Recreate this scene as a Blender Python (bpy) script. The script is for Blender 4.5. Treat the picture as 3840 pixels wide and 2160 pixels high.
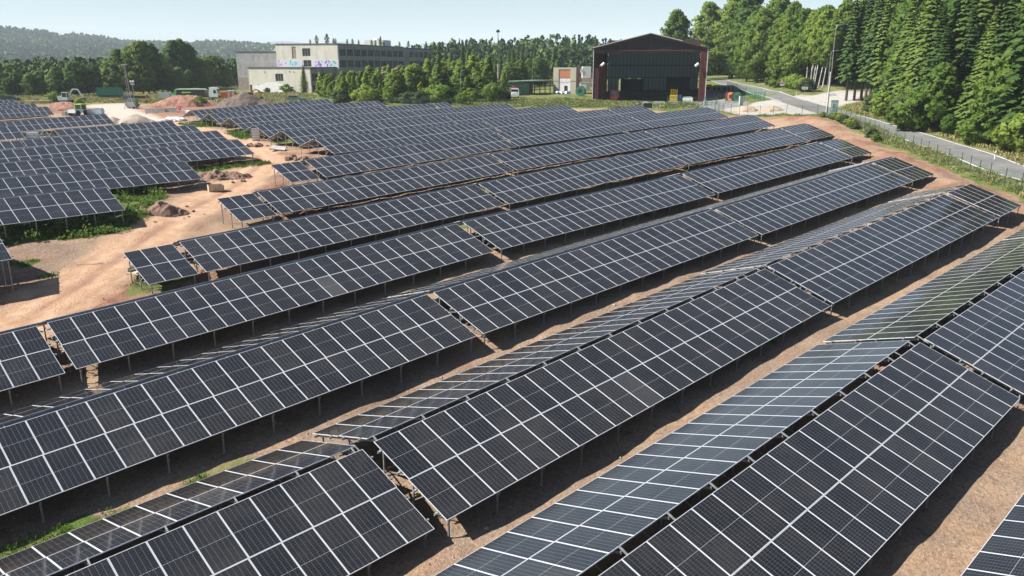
import bpy, bmesh, math, random
import numpy as np
from mathutils import Matrix, Vector
rad = math.radians
scene = bpy.context.scene
for o in list(bpy.data.objects): bpy.data.objects.remove(o)
# ------------------------------------------------------------------ camera
cd = bpy.data.cameras.new("camera"); cam = bpy.data.objects.new("camera", cd)
scene.collection.objects.link(cam); scene.camera = cam
cam.location = (0, 0, 16)
cam.rotation_euler = (rad(90 - 15.769), 0, rad(46.403 - 90))
cd.sensor_width = 36; cd.lens = 2974.79 / 3840 * 36; cd.clip_start = .5; cd.clip_end = 40000
# ------------------------------------------------------------------ light
SUN_EL, SUN_AZ = 44.0, 143.0            # azimuth measured from +X towards +Y
w = bpy.data.worlds.new("World"); scene.world = w; w.use_nodes = True
nt = w.node_tree; nt.nodes.clear()
sky = nt.nodes.new("ShaderNodeTexSky"); sky.sky_type = 'NISHITA'; sky.sun_disc = False
sky.sun_elevation = rad(SUN_EL); sky.sun_rotation = rad(90 - SUN_AZ)
sky.altitude = 500; sky.air_density = 1.0; sky.dust_density = 0.4; sky.ozone_density = 3.5
bg = nt.nodes.new("ShaderNodeBackground"); bg.inputs[1].default_value = 0.05
wo = nt.nodes.new("ShaderNodeOutputWorld")
nt.links.new(sky.outputs[0], bg.inputs[0]); nt.links.new(bg.outputs[0], wo.inputs[0])
sd = bpy.data.lights.new("sun", 'SUN'); sd.energy = 5.0; sd.angle = rad(.5); sd.color = (1, .955, .88)
so = bpy.data.objects.new("sun", sd); scene.collection.objects.link(so); so.location = (0, 0, 80)
sv = Vector((math.cos(rad(SUN_EL)) * math.cos(rad(SUN_AZ)), math.cos(rad(SUN_EL)) * math.sin(rad(SUN_AZ)), math.sin(rad(SUN_EL))))
so.rotation_euler = sv.to_track_quat('Z', 'Y').to_euler()
scene.view_settings.view_transform = 'Standard'; scene.view_settings.look = 'None'
scene.view_settings.exposure = 1.15; scene.view_settings.gamma = 1
scene.cycles.max_bounces = 6; scene.cycles.diffuse_bounces = 2; scene.cycles.volume_bounces = 1
# ------------------------------------------------------------------ helpers
COL = scene.collection
RNG = random.Random(7)
def srgb(r, g, b):
    f = lambda c: (c / 255 / 12.92) if c <= 10 else ((c / 255 + .055) / 1.055) ** 2.4
    return (f(r), f(g), f(b), 1)
def mat(name, col, rough=.8, metal=0., noise=0., nscale=2., spec=.5, col2=None, bump=0., coord='Object'):
    m = bpy.data.materials.new(name); m.use_nodes = True; t = m.node_tree; b = t.nodes["Principled BSDF"]
    b.inputs['Base Color'].default_value = (*col[:3], 1); b.inputs['Roughness'].default_value = rough
    b.inputs['Metallic'].default_value = metal; b.inputs['Specular IOR Level'].default_value = spec
    if noise or col2 or bump:
        tc = t.nodes.new('ShaderNodeTexCoord'); n = t.nodes.new('ShaderNodeTexNoise')
        n.inputs['Scale'].default_value = nscale; n.inputs['Detail'].default_value = 5; n.inputs['Roughness'].default_value = .65
        t.links.new(tc.outputs[coord], n.inputs['Vector'])
        if noise or col2:
            r = t.nodes.new('ShaderNodeValToRGB'); c2 = col2 or tuple(c * (1 - noise) for c in col[:3])
            r.color_ramp.elements[0].position = .35; r.color_ramp.elements[1].position = .65
            r.color_ramp.elements[0].color = (*c2[:3], 1); r.color_ramp.elements[1].color = (*[min(1, c * (1 + noise * .4)) for c in col[:3]], 1)
            t.links.new(n.outputs['Fac'], r.inputs[0]); t.links.new(r.outputs[0], b.inputs['Base Color'])
        if bump:
            bp = t.nodes.new('ShaderNodeBump'); bp.inputs['Strength'].default_value = bump; bp.inputs['Distance'].default_value = .1
            t.links.new(n.outputs['Fac'], bp.inputs['Height']); t.links.new(bp.outputs[0], b.inputs['Normal'])
    return m
class MB:
    """collects shapes and links them as ONE mesh"""
    def __init__(s): s.v = []; s.f = []; s.m = []; s.uv = None
    def add(s, vs, fs, m=0):
        o = len(s.v); s.v += [tuple(v) for v in vs]; s.f += [tuple(i + o for i in f) for f in fs]; s.m += [m] * len(fs); return s
    def box(s, x0, y0, z0, x1, y1, z1, m=0, M=None):
        vs = [(x0, y0, z0), (x1, y0, z0), (x1, y1, z0), (x0, y1, z0), (x0, y0, z1), (x1, y0, z1), (x1, y1, z1), (x0, y1, z1)]
        if M is not None: vs = [M @ Vector(v) for v in vs]
        return s.add(vs, [(0, 3, 2, 1), (4, 5, 6, 7), (0, 1, 5, 4), (1, 2, 6, 5), (2, 3, 7, 6), (3, 0, 4, 7)], m)
    def beam(s, a, b, wd, h, m=0):
        a = Vector(a); b = Vector(b); d = (b - a); L = d.length; d.normalize()
        up = Vector((0, 0, 1)) if abs(d.z) < .95 else Vector((0, 1, 0))
        sx = d.cross(up).normalized(); uy = sx.cross(d)
        vs = [a + sx * i * wd / 2 + uy * j * h / 2 for i, j in ((-1, -1), (1, -1), (1, 1), (-1, 1))] + [b + sx * i * wd / 2 + uy * j * h / 2 for i, j in ((-1, -1), (1, -1), (1, 1), (-1, 1))]
        return s.add(vs, [(0, 1, 2, 3), (7, 6, 5, 4), (0, 4, 5, 1), (1, 5, 6, 2), (2, 6, 7, 3), (3, 7, 4, 0)], m)
    def tube(s, a, b, r0, r1=None, n=8, m=0, caps=True):
        r1 = r0 if r1 is None else r1; a = Vector(a); b = Vector(b); d = (b - a).normalized()
        up = Vector((0, 0, 1)) if abs(d.z) < .95 else Vector((1, 0, 0)); x = d.cross(up).normalized(); y = d.cross(x)
        vs = []
        for p, r in ((a, r0), (b, r1)):
            for i in range(n): t = 2 * math.pi * i / n; vs.append(p + x * math.cos(t) * r + y * math.sin(t) * r)
        fs = [(i, (i + 1) % n, n + (i + 1) % n, n + i) for i in range(n)]
        if caps: fs += [tuple(range(n))[::-1], tuple(range(n, 2 * n))]
        return s.add(vs, fs, m)
    def path(s, pts, r, n=6, m=0):
        for a, b in zip(pts, pts[1:]): s.tube(a, b, r, r, n, m)
        return s
    def prism(s, poly, z0, z1, m=0, axis='z', M=None):
        """poly of 2D points extruded; axis z: (x,y); axis y: poly=(x,z) extruded along y; axis x: poly=(y,z)"""
        n = len(poly)
        def P3(p, h): return (p[0], p[1], h) if axis == 'z' else ((p[0], h, p[1]) if axis == 'y' else (h, p[0], p[1]))
        vs = [P3(p, z0) for p in poly] + [P3(p, z1) for p in poly]
        if M is not None: vs = [M @ Vector(v) for v in vs]
        return s.add(vs, [tuple(range(n))[::-1], tuple(range(n, 2 * n))] + [(i, (i + 1) % n, n + (i + 1) % n, n + i) for i in range(n)], m)
    def rock(s, c, r, seed=0, m=0, sq=.7, n1=5, n2=8):
        g = random.Random(seed); vs = []
        ph = [g.random() * 6 for _ in range(4)]
        for i in range(n1 + 1):
            th = math.pi * i / n1
            for j in range(n2):
                a = 2 * math.pi * j / n2
                k = r * (1 + .25 * math.sin(2 * a + ph[0]) + .18 * math.sin(3 * a + ph[1] + th * 2) + g.uniform(-.14, .14))
                if i in (0, n1): k = r
                vs.append((c[0] + k * math.sin(th) * math.cos(a), c[1] + k * math.sin(th) * math.sin(a), c[2] + k * sq * math.cos(th)))
        fs = [(i * n2 + j, (i + 1) * n2 + j, (i + 1) * n2 + (j + 1) % n2, i * n2 + (j + 1) % n2) for i in range(n1) for j in range(n2)]
        return s.add(vs, fs, m)
    def mesh(s, name, mats, smooth=False):
        me = bpy.data.meshes.new(name); me.from_pydata(s.v, [], s.f)
        for m in (mats if isinstance(mats, (list, tuple)) else [mats]): me.materials.append(m)
        me.polygons.foreach_set('material_index', s.m)
        if smooth: me.polygons.foreach_set('use_smooth', [True] * len(s.f))
        if s.uv is not None:
            uvl = me.uv_layers.new(name='UVMap'); uvl.data.foreach_set('uv', s.uv)
        bm = bmesh.new(); bm.from_mesh(me); bmesh.ops.recalc_face_normals(bm, faces=bm.faces); bm.to_mesh(me); bm.free()
        me.update(); return me
    def obj(s, name, mats, parent=None, loc=None, rz=None, smooth=False):
        return link(name, s.mesh(name, mats, smooth), parent, loc, rz)
def link(name, me, parent=None, loc=None, rz=None):
    o = bpy.data.objects.new(name, me); COL.objects.link(o)
    if parent: o.parent = parent
    if loc is not None: o.location = loc
    if rz is not None: o.rotation_euler = (0, 0, rz)
    return o
def tag(o, label=None, cat=None, group=None, kind=None):
    if label: o['label'] = label
    if cat: o['category'] = cat
    if group: o['group'] = group
    if kind: o['kind'] = kind
    return o
def thing(name, label, cat, loc=(0, 0, 0), rz=0, group=None):
    o = bpy.data.objects.new(name, None); COL.objects.link(o); o.location = loc; o.rotation_euler = (0, 0, rz)
    o.empty_display_size = .5
    return tag(o, label, cat, group)
def copy_tree(o, parent=None):
    c = o.copy(); COL.objects.link(c)
    if parent: c.parent = parent; c.matrix_parent_inverse = o.matrix_parent_inverse.copy()
    for ch in list(o.children): copy_tree(ch, c)
    return c
# ------------------------------------------------------------------ terrain
CP = np.array([(14.8,12.2,-16.02),(37.9,12.2,-14.78),(38.4,12.2,-14.74),(67.2,12.2,-13.77),(-7.9,24,-17.45),(15.1,24,-16.46),(15.2,23.7,-16.23),(44.1,23.7,-14.45),(3.8,35.4,-16.5),(26.9,35.4,-15.14),(27.4,35.3,-15.12),(56.2,35.3,-13.75),(10,47,-15.81),(38.8,47,-14.27),(39.4,47,-14.2),(68.3,47,-13.24),(21.8,58.6,-14.98),(50.6,58.6,-13.63),(13.4,76.7,-13.16),(22.7,76.7,-13.09),(22.6,87.8,-12.76),(34.2,87.8,-12.6),(34.4,99.5,-12.26),(46,99.5,-11.91),(36.6,110.6,-11.91),(48.1,110.6,-11.54),(32.2,122,-12.09),(49.5,122,-11.42),(39.1,158.3,-11.62),(48.3,158.3,-11.3),(38.9,195.1,-11.68),(48.1,195.1,-11.31),(44,23.6,-14.41),(44.5,23.6,-14.38),(74.3,23.6,-13.09),(75.7,23.6,-13.06),(80.5,23.6,-12.81),(26.9,35.1,-15.12),(27.4,35.1,-15.12),(56.5,35.1,-13.83),(56.9,35.1,-13.8),(86.5,35.1,-12.43),(87.3,35.1,-12.39),(92.4,35.1,-12.22),(9.4,46.6,-15.89),(10,46.6,-15.85),(39,46.6,-14.25),(39.4,46.6,-14.16),(68.5,46.6,-13.13),(69,46.6,-13.1),(98.8,46.6,-11.86),(99.1,46.6,-11.82),(105.1,46.6,-11.81),(17.8,58,-15.12),(21.3,58,-15.05),(21.8,58,-15),(51.1,58,-13.59),(51.7,58,-13.54),(118,58,-11.06),(29.6,69.5,-13.96),(33,69.5,-13.82),(33.5,69.5,-13.77),(62.5,69.5,-12.49),(63,69.5,-12.45),(122.3,69.5,-10.38),(40.8,81,-12.87),(44.3,81,-12.75),(44.9,81,-12.69),(73.9,81,-11.38),(125.3,81,-9.77),(52.8,92.4,-11.59),(82.2,92.4,-10.77),(111.7,92.4,-10.03),(120.9,92.4,-9.61),(54.6,103.9,-11.39),(84,103.9,-10.52),(113.1,103.9,-9.68),(56.2,115.4,-11.24),(85.6,115.4,-10.23),(109.3,115.4,-9.79),(57.6,126.8,-10.81),(87,126.8,-10.06),(99.4,126.8,-9.8),(102.9,126.8,-9.64),(59,138.3,-10.72),(88.4,138.3,-9.65),(94.4,138.3,-9.47),(60.6,149.8,-10.62),(89.6,149.8,-9.34),(156.3,134.7,-8.72),(176.1,115.7,-9.12),(99.4,231.4,-10.12),(71.9,293.6,-9.92),(59.1,291.4,-9.86),(85.5,273.3,-10.06),(101.5,208,-9.66),(131.5,272.8,-9.7),(145.8,252.1,-9.3),(116.5,179.7,-8.94),(127.8,161.8,-8.72),(135.5,147.5,-8.5),(158.3,154.6,-8.22),(170.4,75.8,-7.51),(118.1,31.2,-10.58),(93.6,22.5,-11.65),(105.5,25.7,-11.3),(181.7,97.2,-6.29),(210.9,126.7,-6.38),(98,22,-11.55),(109,32,-10.9),(119,42.5,-10.2),(129,53,-9.45),(138.5,63,-8.75),(148.5,72.5,-8.15),(163.5,84.6,-7.5),(99.9,30.5,-11.6),(108.5,39.4,-11),(119.2,48.3,-10.2),(125.3,53.2,-9.75),(129,60,-9.2),(122,36,-10.4),(134,49,-9.4),(148,62,-8.4),(-30,-20,-16.2),(0,-30,-15.8),(-30,60,-15),(-20,120,-13.5),(60,-30,-13.2),(120,-30,-11),(180,-30,-6.5),(230,10,-2.5),(300,40,4),(260,120,-3),(20,20,-16.2),(10,65,-14.9),(-10,200,-12.5),(0,300,-11.5),(80,380,-10.5),(200,380,-9),(330,300,-7),(330,180,-3.5),(150,330,-9.5),(230,220,-7.8),(28,62,-14.4),(14,56,-15.3)], float)
def _k(r2): return np.where(r2 > 0, .5 * r2 * np.log(np.maximum(r2, 1e-9)), 0)
_X = CP[:, :2] / 100; _n = len(CP)
_K = _k(((_X[:, None] - _X[None]) ** 2).sum(-1)) + .001 * np.eye(_n); _P = np.c_[np.ones(_n), _X]
_W = np.linalg.solve(np.block([[_K, _P], [_P.T, np.zeros((3, 3))]]), np.r_[CP[:, 2], 0, 0, 0])
def terr(x, y):
    """smooth height of the ground"""
    x = np.asarray(x, float); y = np.asarray(y, float)
    xc = np.clip(x, -60, 340); yc = np.clip(y, -60, 400)
    q = np.stack([xc / 100, yc / 100], -1)
    out = _W[-3] + q @ _W[-2:]
    for i in range(_n): out = out + _k((q[..., 0] - _X[i, 0]) ** 2 + (q[..., 1] - _X[i, 1]) ** 2) * _W[i]
    far = np.hypot(x - xc, y - yc)
    return out + 16 - np.minimum(far * .02, 14)
def vnoise(x, y, s, seed=0):
    x = np.asarray(x, float) / s; y = np.asarray(y, float) / s
    xi = np.floor(x).astype(np.int64); yi = np.floor(y).astype(np.int64); fx = x - xi; fy = y - yi
    fx = fx * fx * (3 - 2 * fx); fy = fy * fy * (3 - 2 * fy)
    def h(a, b):
        v = (a * 374761393 + b * 668265263 + seed * 974634777) & 0x7fffffff
        v = ((v ^ (v >> 13)) * 1274126177) & 0x7fffffff
        return ((v ^ (v >> 16)) & 0xffff) / 65535.
    return (h(xi, yi) * (1 - fx) + h(xi + 1, yi) * fx) * (1 - fy) + (h(xi, yi + 1) * (1 - fx) + h(xi + 1, yi + 1) * fx) * fy
def fbm(x, y, s, o=3, seed=0):
    return sum(vnoise(x, y, s / 2 ** i, seed + i) * .5 ** i for i in range(o)) / sum(.5 ** i for i in range(o))
def gz(x, y): return float(terr(np.array([x]), np.array([y]))[0])
def dpoly(x, y, pts):
    """distance to a polyline"""
    d = np.full(x.shape, 1e9)
    for (ax, ay), (bx, by) in zip(pts, pts[1:]):
        vx, vy = bx - ax, by - ay; t = np.clip(((x - ax) * vx + (y - ay) * vy) / (vx * vx + vy * vy + 1e-9), 0, 1)
        d = np.minimum(d, np.hypot(x - ax - t * vx, y - ay - t * vy))
    return d
def inpoly(x, y, pts):
    c = np.zeros(x.shape, bool); n = len(pts)
    for i in range(n):
        ax, ay = pts[i]; bx, by = pts[(i + 1) % n]
        if ay == by: continue
        c ^= ((ay > y) != (by > y)) & (x < (bx - ax) * (y - ay) / (by - ay) + ax)
    return c
def sdf(x, y, pts):
    """signed distance, positive inside"""
    return np.where(inpoly(x, y, pts), 1, -1) * dpoly(x, y, list(pts) + [pts[0]])
def sm(d, w): return np.clip(d / w + .5, 0, 1)
TRACK = [(-8, 33), (0, 43), (9, 53.2), (11.7, 56.8), (15.9, 61.1), (21.1, 66.8), (26.3, 72.3), (30.6, 76.7), (37.4, 82.9), (46.5, 94.3), (52.7, 112.4), (54.7, 125.1), (55.9, 138.8), (57.2, 151.2), (59, 174), (63, 195), (69, 225), (74, 238)]
GRAVEL = [(53, 160), (55.1, 195.8), (66.2, 230.5), (71, 240), (79, 242), (76, 224), (68, 201), (63, 174.9), (60, 160)]
REDT = [(50, 205), (57, 243), (62, 243), (65, 236), (60, 212), (56, 203)]
RED2 = [(63, 180), (66, 225), (76, 230), (92, 196), (84, 176), (66, 165)]
FENCE = [(72, 4), (80, 12.5), (89.1, 21.6), (93.5, 25.7), (100.1, 30.6), (104.4, 34.8), (110.5, 39.9), (115.9, 45.3), (121.2, 49.5), (127.1, 54.2), (132.3, 58.9), (135.7, 62.2), (136.8, 66), (135.2, 71), (133, 77.5)]
FENCE2 = [(134, 83), (138.5, 88.5), (140.6, 92.2), (138.8, 95.5), (136, 99.5), (134.9, 103.5), (134, 109), (132, 114.5), (128.5, 119.5), (124.8, 124), (121.8, 127.5), (119.5, 131.8), (117, 135.5), (114.5, 139.5), (111, 146), (107.6, 156), (104.5, 168), (101, 182), (97, 196)]
ROADC = [(62, -16), (74, -3), (86, 10), (99.5, 24), (111.5, 33.8), (123, 44.8), (131.5, 54), (140.5, 63.5), (149, 72), (162.5, 84), (176.5, 97), (202, 116.3), (213.4, 127.3), (226.8, 139.8), (250, 158)]
JUNC = [(150, 69), (143, 66.5), (139.5, 68.5), (137.5, 70), (136, 74), (133.5, 79), (139.5, 88.5), (146, 92), (152, 88), (158, 90.5), (165, 90.4), (172, 89), (182, 85), (184, 77), (176, 75.5), (169, 73), (160, 72)]
ASPH = [(139.5, 88), (142.5, 96.5), (160, 108), (184, 122), (196, 128), (200, 121), (178, 107), (158, 92), (150.5, 87.5)]
ROW_Y = [.7, 12.17, 23.75, 35.3, 46.9, 58.5, 69.45, 80.9, 92.2, 104, 115.5, 126.9, 138.3, 149.75]
SITE = [(-60, -60), (20, -60), (60, -12)] + [(a - .9, b + .9) for a, b in FENCE] + [(134, 84), (133, 99), (132, 110), (126, 119), (118, 130), (113, 139), (106, 150), (101, 168), (97, 180), (94, 190), (88, 196), (80, 232), (72, 240), (60, 246), (-60, 246)]
GRASS = [   # green patches inside the site
    [(12, 76), (12, 71.8), (16, 71.6), (19.8, 70.6), (22, 71), (24, 73.4), (26.2, 75.4), (27, 79), (29.5, 81.6), (30.6, 86), (30, 90.5), (24, 92)],
    [(16.4, 55.6), (18.1, 58.1), (19.6, 58.2), (21.8, 57.2), (19.4, 54.8)],
    [(3.4, 30.4), (6.5, 30.6), (6.9, 29.9), (6.2, 29.3), (3.4, 29.3)],
    [(36, 97), (46, 96.4), (47, 92.6), (36, 93)], [(58, 140), (58, 150), (63, 147), (62, 138)], [(55, 118), (62, 120), (62, 127), (57, 129)],
    [(28, 139), (46, 138), (46, 133), (28, 128)], [(56, 112), (62, 112), (62, 106), (55.6, 108)],
    [(12.6, 67.8), (14.6, 67.9), (14.4, 66.6), (12.8, 66.5)], [(13.4, 64.2), (14.6, 64.2), (14.5, 63.2), (13.5, 63.2)], [(18.6, 60.4), (20, 60.4), (19.9, 59.3), (18.8, 59.4)], [(7.2, 30.1), (8.4, 30.2), (8.3, 29.6), (7.3, 29.6)], [(9.4, 30.05), (11.4, 30.1), (11.3, 29.75), (9.5, 29.75)], [(12.2, 30.2), (13.4, 30.2), (13.4, 29.9), (12.2, 29.9)]]
def site_masks(x, y):
    wob = (fbm(x, y, 3., 3, 5) - .5) * 3.2; wob2 = (fbm(x, y, 9, 3, 9) - .5) * 7
    s = sdf(x, y, SITE)
    grass = sm(-s + wob * .6 + .4, 1.2)
    for p in GRASS: grass = np.maximum(grass, sm(sdf(x, y, p) + wob * .5, .8))
    # thin growth between some rows
    for yy, x0, x1 in ((64.5, 38, 62), (76.4, 56, 78), (53.4, 44, 52), (88, 60, 90)):
        grass = np.maximum(grass, sm(1.1 - np.abs(y - yy) + wob * .7 - np.maximum(0, np.maximum(x0 - x, x - x1)), 1.2) * .8)
    spots = np.clip((fbm(x, y, 2.2, 3, 40) - .68) * 9, 0, 1) * .8
    grass = np.maximum(grass, spots * (y < 60))
    d = dpoly(x, y, TRACK); track = sm(2.6 - d + wob * .55, 1.3)
    wr = (fbm(x, y, 4, 3, 91) - .5) * 1.2; rut = np.maximum(np.exp(-((d + wr * .4) / .42) ** 2), .5 * np.exp(-((d - 1.9 + wr * .5) / .3) ** 2)) * track * np.clip(fbm(x, y, 2.5, 3, 17) * 2.4 - .5, 0, 1)
    grav = np.maximum(sm(sdf(x, y, GRAVEL) + wob * .5, 2), 0)
    red = np.maximum(sm(sdf(x, y, REDT) + wob, 2), sm(sdf(x, y, RED2) + wob, 3) * .8)
    ed = dpoly(x, y, [(a - 3.5, b + 3.5) for a, b in FENCE]); red = np.maximum(red, sm(3.3 - ed + wob2 * .35, 2.5) * np.clip(.25 + (fbm(x, y, 3.5, 3, 61) - .35) * 2.2, 0, 1))
    red = np.maximum(red, np.clip((fbm(x, y, 5, 5, 77) - .40) * 4, 0, 1) * sm(13 - d, 5) * .95 * sm(132 - y, 12)); red = red * (1 - track * .9)
    conc = np.maximum(sm(sdf(x, y, JUNC) + wob * .3, .5), 0)
    conc = np.maximum(conc, sm(.7 - np.abs(dpoly(x, y, [(76, 234.6), (93.3, 262), (102, 269), (119.3, 284), (131.8, 272.1)]) ) + wob * .2, 1) * .8)
    grass = grass * (1 - np.maximum.reduce([track * .95, grav, conc]))
    return grass, track, rut, grav, red * (1 - grav) * (1 - conc), conc
def ground_h(x, y):
    g, t, r, gr, red, conc = site_masks(x, y)
    z = terr(x, y)
    near = np.clip(1 - (np.hypot(x, y) - 200) / 100, 0, 1)
    rd = dpoly(x, y, ROADC); flat = np.clip((rd - 3.2) / 2, 0, 1) * (1 - conc)
    flat = flat * np.where(inpoly(x, y, ASPH), 0, 1)
    z = z + near * flat * ((fbm(x, y, 1.6, 4, 3) - .5) * .36 * (1 - t * .7) * (1 - gr * .7) + (fbm(x, y, .9, 2, 21) - .35) * .6 * red) - r * .09
    fl = dpoly(x, y, [(a - 3, b + 3) for a, b in FENCE[2:12]]); z = z + np.clip(1 - fl / 2.6, 0, 1) * .45 * flat
    z = z - np.clip(1 - rd / 6.5, 0, 1) * .06
    return z
def axis_lines(a, b, st, lo, hi, n):
    core = np.arange(a, b + .01, st); t = np.linspace(0, 1, n + 1)[1:]
    left = a - (a - lo) * t ** 3; right = b + (hi - b) * t ** 3
    return np.r_[left[::-1], core, right]
def build_ground():
    xs = axis_lines(-14, 146, .62, -600, 10400, 60); ys = axis_lines(-8, 168, .62, -600, 10400, 66)
    X, Y = np.meshgrid(xs, ys); Z = ground_h(X, Y)
    nx, ny = len(xs), len(ys)
    co = np.stack([X, Y, Z], -1).reshape(-1, 3)
    i = np.arange(nx * ny).reshape(ny, nx)
    q = np.stack([i[:-1, :-1], i[:-1, 1:], i[1:, 1:], i[1:, :-1]], -1).reshape(-1)
    me = bpy.data.meshes.new('ground'); nf = len(q) // 4
    me.vertices.add(len(co)); me.vertices.foreach_set('co', co.ravel())
    me.loops.add(len(q)); me.loops.foreach_set('vertex_index', q.astype(np.int32))
    me.polygons.add(nf); me.polygons.foreach_set('loop_start', np.arange(nf, dtype=np.int32) * 4)
    me.polygons.foreach_set('use_smooth', np.ones(nf, bool))
    me.update(calc_edges=True); me.validate()
    g, t, r, gr, red, conc = site_masks(X, Y)
    for nm, (a, b, c) in (('mk1', (g, t, r)), ('mk2', (gr, red, conc))):
        ca = me.color_attributes.new(nm, 'FLOAT_COLOR', 'POINT')
        ca.data.foreach_set('color', np.stack([a, b, c, np.ones_like(a)], -1).astype(np.float32).ravel())
    o = link('ground', me); tag(o, kind='structure'); return o
class NT:
    """tiny node-writing helper"""
    def __init__(s, m): s.t = m.node_tree; s.b = s.t.nodes['Principled BSDF']
    def n(s, typ, **kw):
        nd = s.t.nodes.new(typ)
        for k, v in kw.items(): setattr(nd, k, v)
        return nd
    def set(s, sock, v):
        if hasattr(v, 'links') or hasattr(v, 'is_linked'): s.t.links.new(v, sock)
        else: sock.default_value = v
    def math(s, op, a, b=0., c=None, clamp=False):
        nd = s.n('ShaderNodeMath', operation=op, use_clamp=clamp); s.set(nd.inputs[0], a); s.set(nd.inputs[1], b)
        if c is not None: s.set(nd.inputs[2], c)
        return nd.outputs[0]
    def mix(s, f, a, b):
        nd = s.n('ShaderNodeMix', data_type='RGBA'); s.set(nd.inputs[0], f); s.set(nd.inputs[6], a); s.set(nd.inputs[7], b); return nd.outputs[2]
    def noise(s, vec, sc, det=4, rough=.6):
        nd = s.n('ShaderNodeTexNoise'); nd.inputs['Scale'].default_value = sc; nd.inputs['Detail'].default_value = det; nd.inputs['Roughness'].default_value = rough
        s.t.links.new(vec, nd.inputs['Vector']); return nd.outputs['Fac']
    def ramp(s, f, stops):
        nd = s.n('ShaderNodeValToRGB'); e = nd.color_ramp.elements
        while len(e) < len(stops): e.new(.5)
        for i, (p, c) in enumerate(stops): e[i].position = p; e[i].color = c if len(c) == 4 else (*c, 1)
        s.set(nd.inputs[0], f); return nd.outputs[0]
def newmat(name, rough=.9, spec=.3):
    m = bpy.data.materials.new(name); m.use_nodes = True; n = NT(m)
    n.b.inputs['Roughness'].default_value = rough; n.b.inputs['Specular IOR Level'].default_value = spec; return m, n
def ground_mat():
    m, n = newmat('soil', .95, .15)
    pos = n.n('ShaderNodeNewGeometry').outputs['Position']
    a1 = n.n('ShaderNodeVertexColor', layer_name='mk1'); a2 = n.n('ShaderNodeVertexColor', layer_name='mk2')
    s1 = n.n('ShaderNodeSeparateColor'); n.t.links.new(a1.outputs[0], s1.inputs[0])
    s2 = n.n('ShaderNodeSeparateColor'); n.t.links.new(a2.outputs[0], s2.inputs[0])
    big = n.noise(pos, .12, 5, .65); mid = n.noise(pos, .9, 5, .7); fine = n.noise(pos, 7, 5, .75); vf = n.noise(pos, 22, 3, .7)
    soil = n.ramp(big, [(.3, (.22, .145, .10)), (.45, (.30, .22, .16)), (.55, (.36, .24, .155)), (.7, (.46, .33, .225))])
    soil = n.mix(n.ramp(mid, [(.42, (0, 0, 0)), (.62, (1, 1, 1))]), soil, n.mix(.5, soil, (.46, .34, .235, 1)))
    speck = n.ramp(fine, [(.3, (.55, .55, .55)), (.5, (1, 1, 1)), (.68, (1.25, 1.2, 1.15))])
    def mul(a, b):
        nd = n.n('ShaderNodeMix', data_type='RGBA', blend_type='MULTIPLY'); nd.inputs[0].default_value = 1; n.set(nd.inputs[6], a); n.set(nd.inputs[7], b); return nd.outputs[2]
    red = n.ramp(mid, [(.3, (.12, .06, .042)), (.45, (.24, .118, .075)), (.55, (.33, .165, .10)), (.7, (.42, .24, .15))])
    c = n.mix(s2.outputs[1], soil, red)
    c = mul(c, speck)
    # stones
    vo = n.n('ShaderNodeTexVoronoi'); vo.inputs['Scale'].default_value = 3.2; n.t.links.new(pos, vo.inputs['Vector'])
    st = n.math('LESS_THAN', vo.outputs['Distance'], .13); gate = n.math('GREATER_THAN', mid, .5)
    c = n.mix(n.math('MULTIPLY', n.math('MULTIPLY', st, gate), .7), c, (.5, .43, .36, 1))
    scuff = n.ramp(n.noise(pos, .45, 8, .8), [(.48, (0, 0, 0)), (.60, (1, 1, 1))]); c = n.mix(n.math('MULTIPLY', scuff, .5), c, (.15, .095, .075, 1))
    sc2 = n.ramp(n.noise(pos, 2.4, 6, .8), [(.54, (0, 0, 0)), (.64, (1, 1, 1))]); c = n.mix(n.math('MULTIPLY', sc2, .55), c, (.13, .085, .065, 1))
    rd2 = n.ramp(n.noise(pos, .22, 6, .75), [(.54, (0, 0, 0)), (.66, (1, 1, 1))]); c = n.mix(n.math('MULTIPLY', rd2, .55), c, (.34, .185, .125, 1))
    vo2 = n.n('ShaderNodeTexVoronoi'); vo2.inputs['Scale'].default_value = 9; n.t.links.new(pos, vo2.inputs['Vector']); c = n.mix(n.math('MULTIPLY', n.math('LESS_THAN', vo2.outputs['Distance'], .16), n.ramp(fine, [(.45, (0, 0, 0)), (.55, (.8, .8, .8))])), c, (.60, .50, .42, 1))
    trk = n.ramp(mid, [(.35, (.45, .27, .165)), (.65, (.57, .39, .26))])
    c = n.mix(s1.outputs[1], c, trk); c = n.mix(n.math('MULTIPLY', s1.outputs[2], .8), c, (.28, .15, .10, 1))
    grv = n.ramp(fine, [(.3, (.36, .30, .25)), (.6, (.52, .46, .39))]); c = n.mix(s2.outputs[0], c, grv)
    cnc = n.ramp(mid, [(.35, (.40, .38, .345)), (.65, (.52, .50, .46))]); c = n.mix(s2.outputs[2], c, mul(cnc, n.ramp(fine, [(.35, (.8, .8, .8)), (.6, (1, 1, 1))])))
    gm = n.math('ADD', s1.outputs[0], n.math('MULTIPLY', n.math('SUBTRACT', fine, .5), 1.1)); gm = n.ramp(gm, [(.42, (0, 0, 0)), (.58, (1, 1, 1))])
    gr = n.ramp(mid, [(.3, (.045, .085, .018)), (.5, (.10, .145, .03)), (.68, (.21, .215, .075))])
    dry = n.ramp(big, [(.42, (0, 0, 0)), (.62, (1, 1, 1))]); gr = n.mix(n.math('MULTIPLY', dry, .6), gr, (.30, .26, .12, 1))
    gr = mul(gr, n.ramp(vf, [(.3, (.5, .5, .5)), (.65, (1.25, 1.25, 1.25))]))
    c = n.mix(gm, c, gr)
    n.t.links.new(c, n.b.inputs['Base Color'])
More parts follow.
